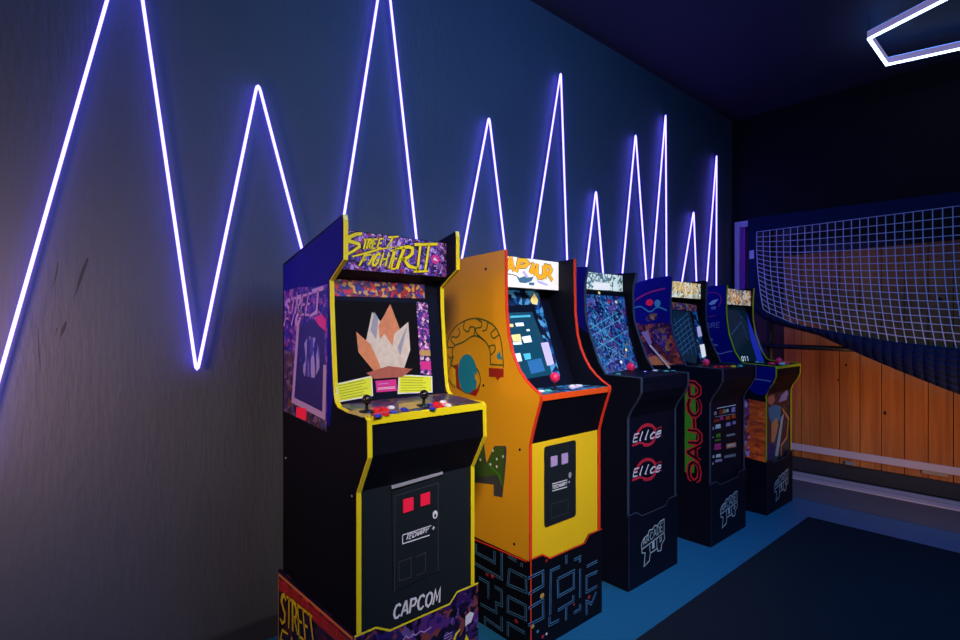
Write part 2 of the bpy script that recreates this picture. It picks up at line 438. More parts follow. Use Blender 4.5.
# ------------------------------------------------------------------ stroke lettering
G = {
    'A': [[(0, 0), (.45, 1), (.55, 1), (1, 0)], [(.2, .35), (.8, .35)]],
    'C': [[(.95, .82), (.65, 1), (.3, .95), (.08, .65), (.08, .35), (.3, .05), (.65, 0), (.95, .18)]],
    'D': [[(.08, 0), (.08, 1), (.55, .97), (.92, .7), (.92, .3), (.55, .03), (.08, 0)]],
    'E': [[(.1, 0), (.1, 1)], [(.05, 1), (.95, 1)], [(.1, .52), (.78, .52)], [(.05, 0), (.95, 0)]],
    'F': [[(.1, 0), (.1, 1)], [(.05, 1), (.98, 1)], [(.1, .55), (.75, .55)]],
    'G': [[(.95, .82), (.6, 1), (.25, .92), (.06, .6), (.08, .3), (.3, .04), (.65, 0), (.92, .18), (.92, .45), (.55, .45)]],
    'H': [[(.08, 0), (.08, 1)], [(.92, 0), (.92, 1)], [(.08, .52), (.92, .52)]],
    'I': [[(.5, 0), (.5, 1)]],
    'K': [[(.1, 0), (.1, 1)], [(.9, 1), (.12, .48)], [(.4, .62), (.95, 0)]],
    'L': [[(.12, 1), (.1, 0), (.9, 0)]],
    'M': [[(.02, 0), (.14, 1), (.5, .3), (.86, 1), (.98, 0)]],
    'N': [[(.06, 0), (.06, 1), (.92, 0), (.92, 1)]],
    'O': [[(.5, 1), (.14, .82), (.05, .5), (.14, .18), (.5, 0), (.86, .18), (.95, .5), (.86, .82), (.5, 1)]],
    'P': [[(.1, 0), (.1, 1), (.7, .97), (.93, .75), (.7, .5), (.1, .46)]],
    'R': [[(.1, 0), (.1, 1), (.7, .97), (.9, .76), (.7, .53), (.1, .48)], [(.4, .5), (.98, 0)]],
    'S': [[(.95, .84), (.6, 1), (.22, .92), (.1, .72), (.45, .55), (.85, .4), (.86, .14), (.45, 0), (0, .12)]],
    'T': [[(0, 1), (1, 1)], [(.5, 1), (.5, 0)]],
    'U': [[(.08, 1), (.08, .25), (.3, 0), (.7, 0), (.92, .25), (.92, 1)]],
    'Y': [[(0, 1), (.5, .5), (1, 1)], [(.5, .5), (.45, 0)]],
    '1': [[(.2, .8), (.5, 1), (.5, 0)]],
    '0': [[(.5, 1), (.1, .8), (.1, .2), (.5, 0), (.9, .2), (.9, .8), (.5, 1)]],
    '+': [[(.5, .1), (.5, .9)], [(.1, .5), (.9, .5)]],
    'e': [[(.05, .35), (.9, .42), (.8, .68), (.4, .72), (.08, .4), (.2, .05), (.6, 0), (.95, .15)]],
    'l': [[(.45, 1.15), (.3, .1), (.55, 0)]],
    'c': [[(.9, .6), (.5, .72), (.12, .4), (.25, .05), (.65, 0), (.95, .12)]],
}


def quad(pl, q):
    """q: BL, BR, TR, TL as photo pixels -> bilinear map from the unit square to the panel"""
    def f(u, v):
        x = (q[0][0] * (1 - u) + q[1][0] * u) * (1 - v) + (q[3][0] * (1 - u) + q[2][0] * u) * v
        y = (q[0][1] * (1 - u) + q[1][1] * u) * (1 - v) + (q[3][1] * (1 - u) + q[2][1] * u) * v
        return pl.px(x, y)
    return f


def word(mb, pl, txt, q, wd, m, lift, shear=0.0, gap=0.18, taper=0.0, back=None, bw=0.0):
    f = quad(pl, q); n = len(txt); cw = 1.0 / (n - gap)
    for i, ch in enumerate(txt):
        if ch not in G: continue
        for st in G[ch]:
            pts = [f(i * cw + x * cw * (1 - gap) + shear * (y - .5) * cw, y) for x, y in st]
            if back: mb.ribbon(pl, pts, wd + bw, back, lift - 0.0004, taper)
            mb.ribbon(pl, pts, wd, m, lift, taper)


def P(pl, pts): return [pl.px(x, y) for x, y in pts]


def smooth_line(pts, k=4):
    out = []
    n = len(pts)
    for i in range(n - 1):
        p0 = Vector(pts[max(i - 1, 0)]); p1 = Vector(pts[i]); p2 = Vector(pts[i + 1]); p3 = Vector(pts[min(i + 2, n - 1)])
        for j in range(k):
            t = j / k
            out.append(0.5 * ((2 * p1) + (p2 - p0) * t + (2 * p0 - 5 * p1 + 4 * p2 - p3) * t * t + (3 * p1 - p0 - 3 * p2 + p3) * t ** 3))
    out.append(Vector(pts[-1]))
    return out


# ------------------------------------------------------------------ the room
XR, YN, YB, ZC = 4.4, -2.2, 4.86, 3.07
b = MB(); b.box((-0.15, YN - .15, 0), (0, YB + .15, ZC), M['wall']); obj('wall_left', b, kind='structure')
b = MB(); b.box((0, YB + .02, 0), (XR, YB + .15, ZC), M['wallblack'])
obj('wall_back', b, kind='structure')
b = MB(); b.box((XR, YN - .15, 0), (XR + .15, YB + .15, ZC), M['wall']); obj('wall_right', b, kind='structure')
b = MB(); b.box((0, YN - .15, 0), (XR, YN, ZC), M['wall']); obj('wall_rear', b, kind='structure')
b = MB(); b.box((-.15, YN - .15, -.1), (XR + .15, YB + .15, 0), M['floor']); obj('floor', b, kind='structure')
b = MB(); b.box((-.15, YN - .15, ZC), (XR + .15, YB + .15, ZC + .1), M['ceil']); obj('ceiling', b, kind='structure')
b = MB(); b.box((0, YN, 0), (.012, 4.6, .085), M['base']); obj('baseboard_left', b, bevel=.004, kind='structure')
# scuffs on the left wall
b = MB(); wl = Plane((0.0006, 0, 0), (0, 1, 0), (0, 0, 1))
for pts, wd in (([(88, 258), (84, 268), (80, 280), (77, 290), (73, 299)], .010), ([(66, 322), (63, 330), (60, 338)], .012), ([(57, 328), (55, 336)], .006), ([(58, 262), (56, 275), (53, 287)], .004), ([(38, 330), (39, 355), (41, 372)], .003)):
    b.ribbon(wl, P(wl, pts), wd, M['gap'], 0, 0.8)
o = obj('trim_1', b, kind='structure')
# grey strip painting the shade on the floor along the garage door, white line on it
b = MB(); b.box((0.012, 4.10, 0), (XR, YB, .003), M['apron']); obj('floor_shade_strip', b, kind='structure')
b = MB(); b.box((0.3, 4.58, .003), (XR, 4.80, .012), M['white']); b.box((0.3, 4.675, .012), (XR, 4.69, .014), M['grey'])
obj('trim_3', b, bevel=.003, kind='structure')

# garage door with plank cladding
door = bpy.data.objects.new('door_1', None); C.objects.link(door); door.location = (2.0, YB, 0); door['kind'] = 'structure'
b = MB()
x = 0.435
while x < 4.1:
    b.box((x + .0025, YB - .012, .125), (x + .1315, YB + .01, 1.80), M['wood']); x += .134
b.box((.435, YB + .002, .125), (4.1, YB + .018, 1.80), M['knot'])
for (kx, ky, rr) in ((885, 413, .010), (846, 365, .007), (940, 300, .012), (838, 380, .006)):
    pl = Plane((0, YB - .0125, 0), (1, 0, 0), (0, 0, 1)); b.ell(pl, pl.px(kx, ky), rr, rr * 1.6, M['knot'], .0003)
obj('plank_cladding', b, door, bevel=.002)
b = MB(); b.box((.128, YB, .125), (.43, YB + .018, 2.05), M['jamb']); obj('door_stile', b, door)
b = MB(); b.box((.435, YB, 1.803), (4.1, YB + .018, 2.05), M['glassdark']); obj('top_glazing', b, door)
b = MB(); b.box((.435, YB - .026, .18), (4.1, YB - .0125, .235), M['white']); obj('white_rail', b, door, bevel=.003)
b = MB(); b.box((.13, YB, .01), (4.1, YB + .018, .122), M['gap']); obj('bottom_seal', b, door)
for px_, w_ in ((850, .03), (935, .07)):
    c = Plane((0, YB - .02, 0), (1, 0, 0), (0, 0, 1)).px(px_, 463 if px_ < 900 else 473)
    b = MB(); b.box((c[0] - w_, YB - .03, c[1] - .015), (c[0] + w_, YB - .001, c[1] + .012), M['tan'] if w_ > .05 else M['grey']); obj('hinge_bracket', b, door, bevel=.002)
b = MB(); b.box((.04, YB - .03, 0.0035), (.082, YB + .018, 2.14), M['white']); b.box((.082, YB - .03, 2.09), (.235, YB + .018, 2.14), M['white']); obj('trim_4', b, bevel=.003, kind='structure')
b = MB(); b.box((.084, YB - .012, 0.0035), (.125, YB + .018, 2.088), M['violet']); obj('trim_5', b, kind='structure')  # white jamb face, with the purple light on it put into its colour

# carpet
b = MB(); b.box((.955, -1.6, .0005), (3.9, 3.72, .011), M['carpet'])
o = obj('carpet_mat', b, loc=(2.4, 1.0, .0005), bevel=.003); tag(o, 'dark navy carpet mat lying on the blue floor', 'carpet')

# ------------------------------------------------------------------ neon wave on the left wall
WL = Plane((0.030, 0, 0), (0, 1, 0), (0, 0, 1))
segs = [((0, 375), (108, 0)), ((142, 0), (197, 370)), ((197, 370), (258, 85)), ((258, 85), (301, 245)), ((344, 214), (378, 0)), ((389, 0), (410, 235)),
        ((470, 255), (489, 118)), ((489, 118), (505.5, 252)), ((532.4, 255), (560.3, 76)), ((560.8, 76), (566.8, 258)),
        ((588, 260), (596, 191.5)), ((596, 191.5), (601.6, 260)), ((623.3, 269.6), (635.6, 135)), ((635.6, 135), (646.3, 279)),
        ((652, 276.7), (665.6, 115)), ((665.6, 115), (666.6, 276)), ((682.9, 276.7), (693.6, 212)), ((693.6, 212), (696.2, 279)),
        ((707, 283.7), (716.6, 155.7)), ((716.6, 155.7), (716.3, 284))]
segs = [[Vector(WL.px(*a)), Vector(WL.px(*c))] for a, c in segs]
verts = []
def isect(a, c):
    p, r = a[0], a[1] - a[0]; q, s_ = c[0], c[1] - c[0]
    d = r.x * s_.y - r.y * s_.x
    t = ((q - p).x * s_.y - (q - p).y * s_.x) / d
    return p + r * t
d0 = (segs[0][0] - segs[0][1]).normalized()
verts.append(segs[0][0] + d0 * 0.30)
for a, c in zip(segs, segs[1:]):
    v = isect(a, c)
    if v.y < 0.85: # bottoms behind the cabinets
        v = Vector((v.x, 0.85))
    if v.y > 2.98: v = Vector((v.x, 2.98))
    verts.append(v)
verts.append(segs[-1][1] + (segs[-1][1] - segs[-1][0]).normalized() * 0.25)
pts = []
for i, v in enumerate(verts):
    if i in (0, len(verts) - 1): pts.append(v); continue
    a, c = verts[i - 1], verts[i + 1]
    da = (a - v); dc = (c - v); la = min(.035, da.length * .3); lc = min(.035, dc.length * .3)
    pa, pc = v + da.normalized() * la, v + dc.normalized() * lc
    v = v - ((pa + pc) / 2 - v) / 2 * .8; pa, pc = v + da.normalized() * la, v + dc.normalized() * lc
    for k in range(5):
        t = k / 4; pts.append((pa * (1 - t) + v * t) * (1 - t) + (v * (1 - t) + pc * t) * t)
b = MB(); b.tube([WL.at(p.x, p.y) for p in pts], .0053, M['neon'], n=8)
o = obj('neon_wave_light', b, loc=(0.030, 1.5, 1.6), smooth=True)
tag(o, 'glowing violet white zigzag LED line running along the dark left wall', 'wall light')

# ------------------------------------------------------------------ hexagon pendant on the ceiling
ZH = 2.93
hp = Plane((0, 0, ZH), (1, 0, 0), (0, 1, 0))
A_, B_ = Vector(hp.px(869, 39)), Vector(hp.px(887, 65))
D1 = Vector(hp.px(960, 49)) - B_; D1.normalize()
D0 = Vector(hp.px(945, 0)) - A_; D0.normalize()
LN = 0.72
hexpts = [A_, B_, B_ + D1 * LN, B_ + D1 * LN + D0 * .30, A_ + D0 * LN + (B_ - A_).normalized() * -.12, A_ + D0 * LN]
hexpts = [A_, B_, B_ + D1 * LN, (B_ + D1 * LN + A_ + D0 * LN) / 2 + (D0 + D1).normalized() * .12, A_ + D0 * LN]
cc = sum((p for p in hexpts), Vector((0, 0))) / len(hexpts)
lamp = thing('polygon_pendant_lamp', 'glowing white angular tube lamp hung under the ceiling, lavender sided', 'ceiling lamp', (cc.x, cc.y, ZH))
def ring(mb, z0, z1, wd, m):
    n = len(hexpts)
    ins, out = [], []
    for i in range(n):
        a, p, c = hexpts[i - 1], hexpts[i], hexpts[(i + 1) % n]
        t1 = (p - a).normalized(); t2 = (c - p).normalized()
        n1 = Vector((-t1.y, t1.x)); n2 = Vector((-t2.y, t2.x)); mm = (n1 + n2).normalized(); k = wd / 2 / max(.4, mm.dot(n1))
        ins.append(p + mm * k); out.append(p - mm * k)
    for i in range(n):
        j = (i + 1) % n
        q = [ins[i], ins[j], out[j], out[i]]
        lo = [Vector((p.x, p.y, z0)) for p in q]; hi = [Vector((p.x, p.y, z1)) for p in q]
        mb.face(lo, m); mb.face(hi[::-1], m)
        mb.face([lo[0], hi[0], hi[1], lo[1]], m); mb.face([lo[2], hi[2], hi[3], lo[3]], m)
b = MB(); ring(b, ZH + .006, ZH + .045, .0165, M['hexbody']); obj('housing', b, lamp)
b = MB(); ring(b, ZH + .0452, ZH + .0475, .009, M['hexup']); obj('ceiling_glow_ring', b, lamp)  # hidden glowing ring added to throw blue light on the ceiling
b = MB(); ring(b, ZH - .003, ZH + .006, .016, M['hexlit']); obj('diffuser', b, lamp)
for p in (hexpts[0], hexpts[2], hexpts[3]):
    b = MB(); b.tube([(p.x, p.y, ZH + .044), (p.x, p.y, ZC)], .0015, M['blacktube'], n=5); obj('hanging_wire', b, lamp)


# ------------------------------------------------------------------ arcade cabinets
T = .013


def offset(pts, d):
    out = []
    n = len(pts)
    for i in range(n):
        p = Vector(pts[i]); a = Vector(pts[max(i - 1, 0)]); c = Vector(pts[min(i + 1, n - 1)])
        d1 = p - a if i else c - p; d2 = c - p if i < n - 1 else p - a
        d1.normalize(); d2.normalize()
        n1 = Vector((-d1.y, d1.x)); n2 = Vector((-d2.y, d2.x)); mm = (n1 + n2)
        mm.normalize(); out.append(p + mm * (d / max(.5, mm.dot(n1))))
    return out


def cabinet(label, y0, y1, front, back, roof_drop, marq, bez, deck_front, zr, rx0, rx1, ry0, ry1, m, lip, cat='arcade machine'):
    """front: (x,z) from top to bottom; back: (x,z) from bottom to top; marq=(x,z0,z1); bez=((xt,zt),(xb,zb))"""
    front = front[:-1] + [(front[-1][0], front[-1][1] - .032)]; back = [(back[0][0], back[0][1] - .032)] + back[1:]
    root = thing('arcade_cabinet', label, cat, ((rx0 + rx1) / 2, (y0 + y1) / 2, 0.0), 'arcade machines in a row along the wall')
    R = {'root': root}
    prof = front + back
    for k, ya in enumerate((y0, y1 - T)):
        b = MB(); b.prism_y(prof, ya, ya + T, m['side'], m['in'] if k else None, None if k else m['in']); R['side%d' % k] = obj('side_panel', b, root)
        fp = [Vector(p) for p in front]; op = offset(front, .003)
        b = MB()
        for i in range(len(fp) - 1):
            b.prism_y([fp[i], fp[i + 1], op[i + 1], op[i]], ya - .0006, ya + T + .0006, m['mold'])
        obj('edge_molding', b, root)
    a, c = y0 + T, y1 - T
    mx, mz0, mz1 = marq
    # roof, back
    o1 = [p for p in offset(back, -roof_drop) if p[0] < mx - .02] + [Vector((mx - .011, mz1 + .004))]
    o2 = [p for p in offset(back, -roof_drop - .012) if p[0] < mx - .02] + [Vector((mx - .011, mz1 - .008))]
    nm_ = ['back_panel'] + ['top_panel'] * 9
    for q in range(2):
        lo_, hi_ = (0, 2) if q == 0 else (1, len(o1))
        b = MB()
        for i in range(lo_, hi_ - 1): b.prism_y([o1[i], o1[i + 1], o2[i + 1], o2[i]], a, c, m['in'])
        obj(nm_[q], b, root)
    # marquee
    b = MB(); b.box((mx - .01, a, mz0), (mx, c, mz1), m['marq']); R['marquee'] = obj('marquee', b, root)
    R['pm'] = Plane((mx, a, mz0), (0, 1, 0), (0, 0, 1))
    (xt, zt), (xb, zb) = bez
    b = MB(); b.prism_y([(mx, mz0 - .001), (xt, zt), (xt - .01, zt), (mx - .012, mz0 - .001)], a, c, m['in']); obj('speaker_panel', b, root)
    # bezel with the monitor behind it
    b = MB(); b.prism_y([(xt, zt), (xb, zb), (xb - .012, zb - .002), (xt - .012, zt)], a, c, m['in']); R['bezel'] = obj('bezel', b, root)
    R['pb'] = Plane((xb, a, zb), (0, 1, 0), (xt - xb, 0, zt - zb))
    # control deck
    (dx, dz), dh = deck_front, m.get('band_h', .022)
    b = MB(); b.prism_y([(xb - .001, zb), (dx, dz), (dx, dz - dh), (xb - .001, zb - .03)], a, c, m['deck']); R['deck'] = obj('control_deck', b, root)
    R['pd'] = Plane((dx, a, dz), (0, 1, 0), (xb - dx, 0, zb - dz))
    if m.get('band'):
        b = MB(); b.box((dx + .0003, y0 + T + .0005, dz - dh), (dx + .004, y1 - T - .0005, dz + .001), m['band']); obj('deck_edge_strip', b, root, bevel=.001)
    # apron under the deck and front panel, inset behind the side edges
    low = [p for p in front if p[1] < dz - .02]
    ln = [(dx - .002, dz - dh)] + [(p[0] - .003, p[1]) for p in low]
    for nm, l, mm in (('apron_panel', ln[:-1], m['apron']), ('front_panel', ln[-2:], m['front'])):
        b = MB(); b.prism_y([Vector(p) for p in l] + [Vector((p[0] - .012, p[1])) for p in l[::-1]], a, c, mm); R[nm] = obj(nm, b, root)
    R['pf'] = Plane((ln[-1][0], a, 0), (0, 1, 0), (0, 0, 1))
    R['ps'] = Plane((0, y0, 0), (1, 0, 0), (0, 0, 1))
    # riser: box with a raised lip at both ends of its front
    b = MB(); zt_ = zr - .004; zc = zr - .032
    b.box((rx0, ry0, 0.0), (rx1 - .005, ry1, zc - .0005), m['riser'])
    sw = y0 - ry0 - .0003
    b.box((rx0, ry0, zc), (rx1 - .005, ry0 + sw, zt_), m['riser']); b.box((rx0, ry1 - sw, zc), (rx1 - .005, ry1, zt_), m['riser'])
    fr = Plane((rx1 - .005, ry0, 0), (0, 1, 0), (0, 0, 1)); W = ry1 - ry0
    b.slab(fr, [(0, 0), (W, 0), (W, zt_ + .012), (W * .80, zt_ + .012), (W * .735, zt_ - .016), (W * .25, zt_ - .016), (W * .15, zt_ + .010), (0, zt_ + .010)], .005, m['riserf'])
    R['riser'] = obj('riser', b, root)
    R['pr'] = Plane((rx1, ry0, 0), (0, 1, 0), (0, 0, 1)); R['prs'] = Plane((0, ry0, 0), (1, 0, 0), (0, 0, 1))
    eb = MB(); e = R['pr']
    eb.ribbon(e, [(W, zt_ + .012), (W * .80, zt_ + .012), (W * .735, zt_ - .016), (W * .25, zt_ - .016), (W * .15, zt_ + .010), (0, zt_ + .010)], m.get('lipw', .004), m['lip'], .0006)
    eb.ribbon(e, [(.002, 0), (.002, zt_ + .008)], m.get('corner_w', .003), m.get('corner', m['lip']), .0007)
    obj('riser_edging', eb, root)
    return R


def button(R, pxy, m, r=.013, hgt=.006, name='button'):
    pd = R['pd']; c = pd.px(*pxy); o_ = pd.at(*c, 0.0003)
    b = MB(); b.lathe(o_, pd.N, [(r, 0), (r, hgt * .5), (r * .8, hgt * .55), (r * .75, hgt), (r * .5, hgt * 1.12)], m, 16)
    obj(name, b, R['deck'], smooth=False)


def joystick(R, pxy, m, hgt=.045, r=.016):
    pd = R['pd']; c = pd.px(*pxy); o_ = pd.at(*c, 0.0003)
    b = MB(); b.lathe(o_, pd.N, [(.022, 0), (.022, .003), (.005, .005), (.005, hgt - r)], M['blackball'], 14)
    b.lathe(o_, pd.N, [(.004, hgt - r - .004)] + [(r * math.sin(a), hgt - r * math.cos(a)) for a in [math.pi * k / 10 for k in range(1, 10)]] + [(.002, hgt + r)], m, 18)
    obj('joystick', b, R['deck'], smooth=True)


# ---------------------------------------------------------------- cabinet 1: yellow edged, blue
m1 = dict(side=M['black'], mold=M['yellow'], **{'in': M['navy']}, marq=M['c_marq'], deck=M['c_deck'], band=M['yellow'], apron=M['black'], front=M['panel'],
          riser=M['c_riserside'], riserf=M['c_riser'], lip=M['yellow'], lipw=.006, corner=M['orangetrim'], corner_w=.004)
f1 = [(.632, 1.533), (.637, 1.515), (.637, 1.40), (.546, 1.343), (.548, 1.268), (.560, 1.13), (.572, 1.0), (.582, .972), (.602, .958), (.665, .950), (.764, .950), (.776, .942), (.779, .842), (.716, .730), (.716, .325)]
R1 = cabinet('tall blue arcade cabinet with yellow edging, nearest the camera', .719, 1.157, f1, [(.168, .325), (.168, 1.428)], .035, (.583, 1.378, 1.497),
             ((.525, 1.352), (.580, .965)), (.774, .951), .325, .152, .725, .7068, 1.1688, m1, (0, 0, 0))
# side art
ps = R1['ps']; b = MB()
b.poly(ps, P(ps, [(284, 266), (342, 216.5), (342.5, 258), (329, 279), (329.5, 305), (331.5, 350), (333, 396), (330, 426), (284, 411)]), M['royal'], .0006)
b.poly(ps, P(ps, [(284.5, 291), (300, 287), (315, 287), (328, 284), (327, 432), (284.5, 411)]), M['c_side'], .0010)
b.poly(ps, P(ps, [(284.5, 350), (294, 352), (291, 398), (327, 417), (327, 432), (284.5, 411)]), M['c_sideband'], .0014)
b.poly(ps, P(ps, [(300, 325), (325, 320), (325, 416), (294, 400)]), M['plum'], .0016)
b.ell(ps, ps.px(312, 345), .075, .085, M['plum'], .0018)
b.poly(ps, P(ps, [(304, 345), (309, 336), (316, 338), (320, 350), (320, 368), (315, 378), (305, 376), (301, 362)]), M['c_brush'], .0020)
b.ribbon(ps, P(ps, [(299, 320), (293.5, 400), (324.5, 416), (325.5, 365)]), .022, M['lavframe'], .0022)
b.poly(ps, P(ps, [(315, 318), (322, 314), (327, 320), (326, 331), (319, 325)]), M['pinkp'], .0022)
b.poly(ps, P(ps, [(297, 406.8), (307, 408.5), (307, 420.5), (297, 417)]), M['redp'], .0026)
obj('side_art_or_light', b, R1['side0'])
b = MB()
word(b, ps, 'STREE', [(286, 313), (311, 315), (313, 293), (286, 301)], .017, M['lav'], .0030, .3, .12, .5)
b.ribbon(ps, P(ps, [(313, 291.5), (324.5, 288)]), .014, M['lav'], .0030); b.ribbon(ps, P(ps, [(319, 290), (317.5, 312), (311, 316)]), .014, M['lav'], .0030, .3)
word(b, ps, 'FIG', [(285, 326), (301, 324), (303, 311), (286, 313)], .016, M['lav'], .0030, .3, .12, .5)
obj('side_lettering', b, R1['side0'])
# marquee lettering
pm = R1['pm']; b = MB()
def mz(l): return [(340 + x / 8.727, 225 + y / 8.733) for x, y in l]
def brush(l, wd, taper=.35):
    p = P(pm, mz(l))
    b.ribbon(pm, p, wd * 1.3 + .005, M['black'], .0006, taper); b.ribbon(pm, p, wd * 1.3, M['yellow'], .0012, taper)
brush([(192, 76), (140, 80), (85, 104), (66, 138), (120, 152), (165, 168), (168, 190), (118, 226), (52, 262)], .0095, .3)
for q, ch in (([(186, 214), (222, 212), (244, 126), (208, 128)], 'T'), ([(226, 210), (262, 208), (284, 126), (250, 128)], 'R'), ([(270, 205), (308, 203), (330, 124), (292, 126)], 'E'),
              ([(318, 200), (362, 198), (384, 120), (342, 122)], 'E'), ([(372, 198), (440, 190), (512, 100), (420, 108)], 'T')):
    word(b, pm, ch, [mz([p])[0] for p in q], .0085, M['yellow'], .0012, 0, 0, .3, M['black'], .004)
brush([(104, 276), (180, 258), (260, 236), (340, 212), (440, 196), (530, 190)], .006, .7)
for q, ch in (([(160, 360), (214, 345), (270, 258), (206, 268)], 'F'), ([(232, 350), (262, 348), (312, 254), (280, 258)], 'I'), ([(268, 358), (322, 350), (360, 246), (310, 256)], 'G'),
              ([(342, 362), (398, 360), (430, 236), (376, 244)], 'H'), ([(404, 380), (446, 378), (500, 216), (440, 226)], 'T'), ([(440, 384), (488, 382), (524, 204), (480, 212)], 'E')):
    word(b, pm, ch, [mz([p])[0] for p in q], .0088, M['yellow'], .0012, 0, 0, .3, M['black'], .004)
brush([(494, 384), (560, 198)], .0105, .1); brush([(520, 200), (600, 190), (634, 206), (630, 250), (590, 286), (530, 300)], .0095, .2); brush([(552, 294), (600, 360), (690, 384)], .0105, .3)
brush([(650, 172), (850, 166)], .0085, .1); brush([(700, 176), (674, 404)], .0085, .1); brush([(776, 174), (742, 400)], .0085, .1); brush([(642, 408), (770, 402)], .0070, .2)
obj('title_lettering', b, R1['marquee'])
b = MB(); c = pm.px(*mz([(832, 298)])[0]); b.ell(pm, c, .018, .016, M['pinkp'], .0008); b.poly(pm, [(c[0] - .010, c[1] - .004), (c[0] + .012, c[1] - .006), (c[0] + .002, c[1] + .001), (c[0] - .004, c[1] + .007)], M['ltext'], .0014)
obj('round_badge', b, R1['marquee'])
# bezel print
pb = R1['pb']; b = MB(); b.poly(pb, P(pb, [(333, 300), (416, 303), (420, 376), (333, 383)]), M['screen'], .0006); scr = obj('screen', b, R1['root'])
b = MB()
for l, mm, lf in (([(380, 374), (366, 340), (372, 312), (388, 330), (392, 372)], 'ivory', .0012), ([(384, 374), (378, 326), (390, 304), (400, 330), (398, 372)], 'terra', .0014), ([(388, 374), (394, 334), (408, 322), (410, 350), (402, 374)], 'ivory', .0016),
                  ([(376, 374), (358, 352), (356, 332), (370, 344), (384, 374)], 'terra', .0018), ([(382, 374), (374, 346), (384, 334), (396, 352), (394, 374)], 'ivory', .0020), ([(374, 312), (378, 318), (376, 340), (370, 330)], 'grey', .0020),
                  ([(408, 322), (404, 338), (400, 356), (397, 348)], 'grey', .0020), ([(366, 373), (388, 366), (412, 369), (402, 377), (374, 379)], 'brown', .0024)):
    b.poly(pb, P(pb, l), M[mm], lf)
obj('screen_picture', b, scr)
b = MB()
b.poly(pb, P(pb, [(334, 279), (424.5, 284.5), (424.5, 298.5), (333, 296)]), M['c_faces'], .0008)
b.poly(pb, P(pb, [(416, 302), (427.5, 303), (431.5, 375), (420.5, 374)]), M['c_col'], .0010)
b.poly(pb, P(pb, [(419.5, 350), (430, 350.5), (430.3, 356), (420, 355.5)]), M['tand'], .0014); b.poly(pb, P(pb, [(420.3, 361), (430.5, 361.5), (431, 370), (420.8, 369)]), M['pinkp'], .0014)
obj('bezel_art', b, R1['bezel'])
for q in ([(338, 402.5), (373, 396), (372, 375.5), (334.8, 384)], [(397.4, 394), (432.5, 392.5), (432, 376), (398.4, 374.4)]):
    b = MB(); b.poly(pb, P(pb, q), M['ltext'], .0008)
    fq = quad(pb, q); b.poly(pb, [fq(.03, .06), fq(.97, .06), fq(.97, .94), fq(.03, .94)], M['lime'], .0012)
    for k in range(6): b.ribbon(pb, [fq(.08, .16 + k * .14), fq(.70 + .24 * random.random(), .16 + k * .14)], .0016, M['limeline'], .0016)
    obj('instruction_card', b, R1['bezel'])
b = MB(); q = [(376.4, 392.4), (396.8, 390.7), (396, 379.3), (375.3, 380.8)]; b.poly(pb, P(pb, q), M['pinkp'], .0008); fq = quad(pb, q)
b.ribbon(pb, [fq(.08, .3), fq(.92, .3)], .006, M['ltext'], .0012); b.ribbon(pb, [fq(.1, .7), fq(.6, .7)], .0025, M['lav'], .0012)
b.ribbon(pb, [fq(.08, .3), fq(.92, .3)], .002, M['pinkp'], .0016)
obj('pink_badge', b, R1['bezel'])
# control deck
pd = R1['pd']; b = MB()
b.poly(pd, P(pd, [(346, 412), (366, 408), (372, 417), (362, 417.5)]), M['tand'], .0006); b.poly(pd, P(pd, [(398, 404), (423, 401), (424, 407), (400, 411)]), M['tand'], .0006)
b.poly(pd, P(pd, [(371, 408), (384, 406), (394, 413), (374, 418.5)]), M['redbtn'], .0006); b.poly(pd, P(pd, [(430, 403), (446, 401), (452, 405), (430, 409)]), M['redbtn'], .0006)
obj('deck_art', b, R1['deck'])
joystick(R1, (366.5, 412), M['blackball'], .036, .0145); joystick(R1, (423.5, 406), M['blackball'], .036, .0145)
for p, mm in (((377, 411), 'redbtn'), ((384, 409.5), 'redbtn'), ((391, 408), 'whitebtn'), ((378, 416.5), 'bluebtn'), ((385.5, 415), 'redbtn'), ((393, 413), 'bluebtn'), ((404, 410), 'bluebtn'),
              ((430, 405.5), 'bluebtn'), ((436, 404), 'redbtn'), ((443, 402.5), 'whitebtn'), ((432, 409.5), 'bluebtn'), ((440, 407.5), 'redbtn'), ((448, 406), 'whitebtn')):
    button(R1, p, M[mm], .012)
# coin door
pf = R1['pf']; b = MB(); b.slab(pf, P(pf, [(393, 592), (440, 570), (440.5, 476), (391, 492)]), .003, M['panel']); cd = obj('coin_door', b, R1['root'], bevel=.001)
pc = Plane(pf.O + pf.N * .003, pf.U, pf.V)
b = MB(); b.slab(pc, P(pc, [(391, 489), (442, 474), (442, 471.5), (390.5, 485.5)]), .006, M['grey']); obj('top_rail', b, cd, bevel=.001)
for q in ([(403, 513), (413, 509.7), (413, 497), (403, 499.5)], [(420.5, 506.5), (429.5, 503.5), (429.5, 491.8), (420.5, 494.5)]):
    b = MB(); b.slab(pc, P(pc, q), .003, M['redp']); obj('coin_slot', b, cd)
b = MB()
for q in ([(399, 564), (399, 581), (411, 577), (411, 557.5), (398, 562.5)], [(417, 575), (425.5, 571.5), (425.5, 552.5), (416, 556.5)]): b.ribbon(pc, P(pc, q), .0022, M['dgrey'], .0006)
b.ribbon(pc, P(pc, [(394.5, 592), (395, 496), (438, 483), (438, 571)]), .002, M['dgrey'], .0006)
obj('door_lines', b, cd)
b = MB(); word(b, pc, 'TECMARY', [(405.5, 540), (427.5, 532), (428.5, 527.5), (406.5, 535)], .0032, M['ltext'], .0010, .3)
b.ribbon(pc, P(pc, [(402.5, 535), (402.5, 543.8), (429.5, 535)]), .0035, M['ltext'], .0008); b.ribbon(pc, P(pc, [(402.5, 535), (431, 525.5)]), .003, M['ltext'], .0008)
word(b, pc, '+', [(431.5, 531), (435, 529.5), (435, 525), (431.5, 526.5)], .003, M['ltext'], .0010)
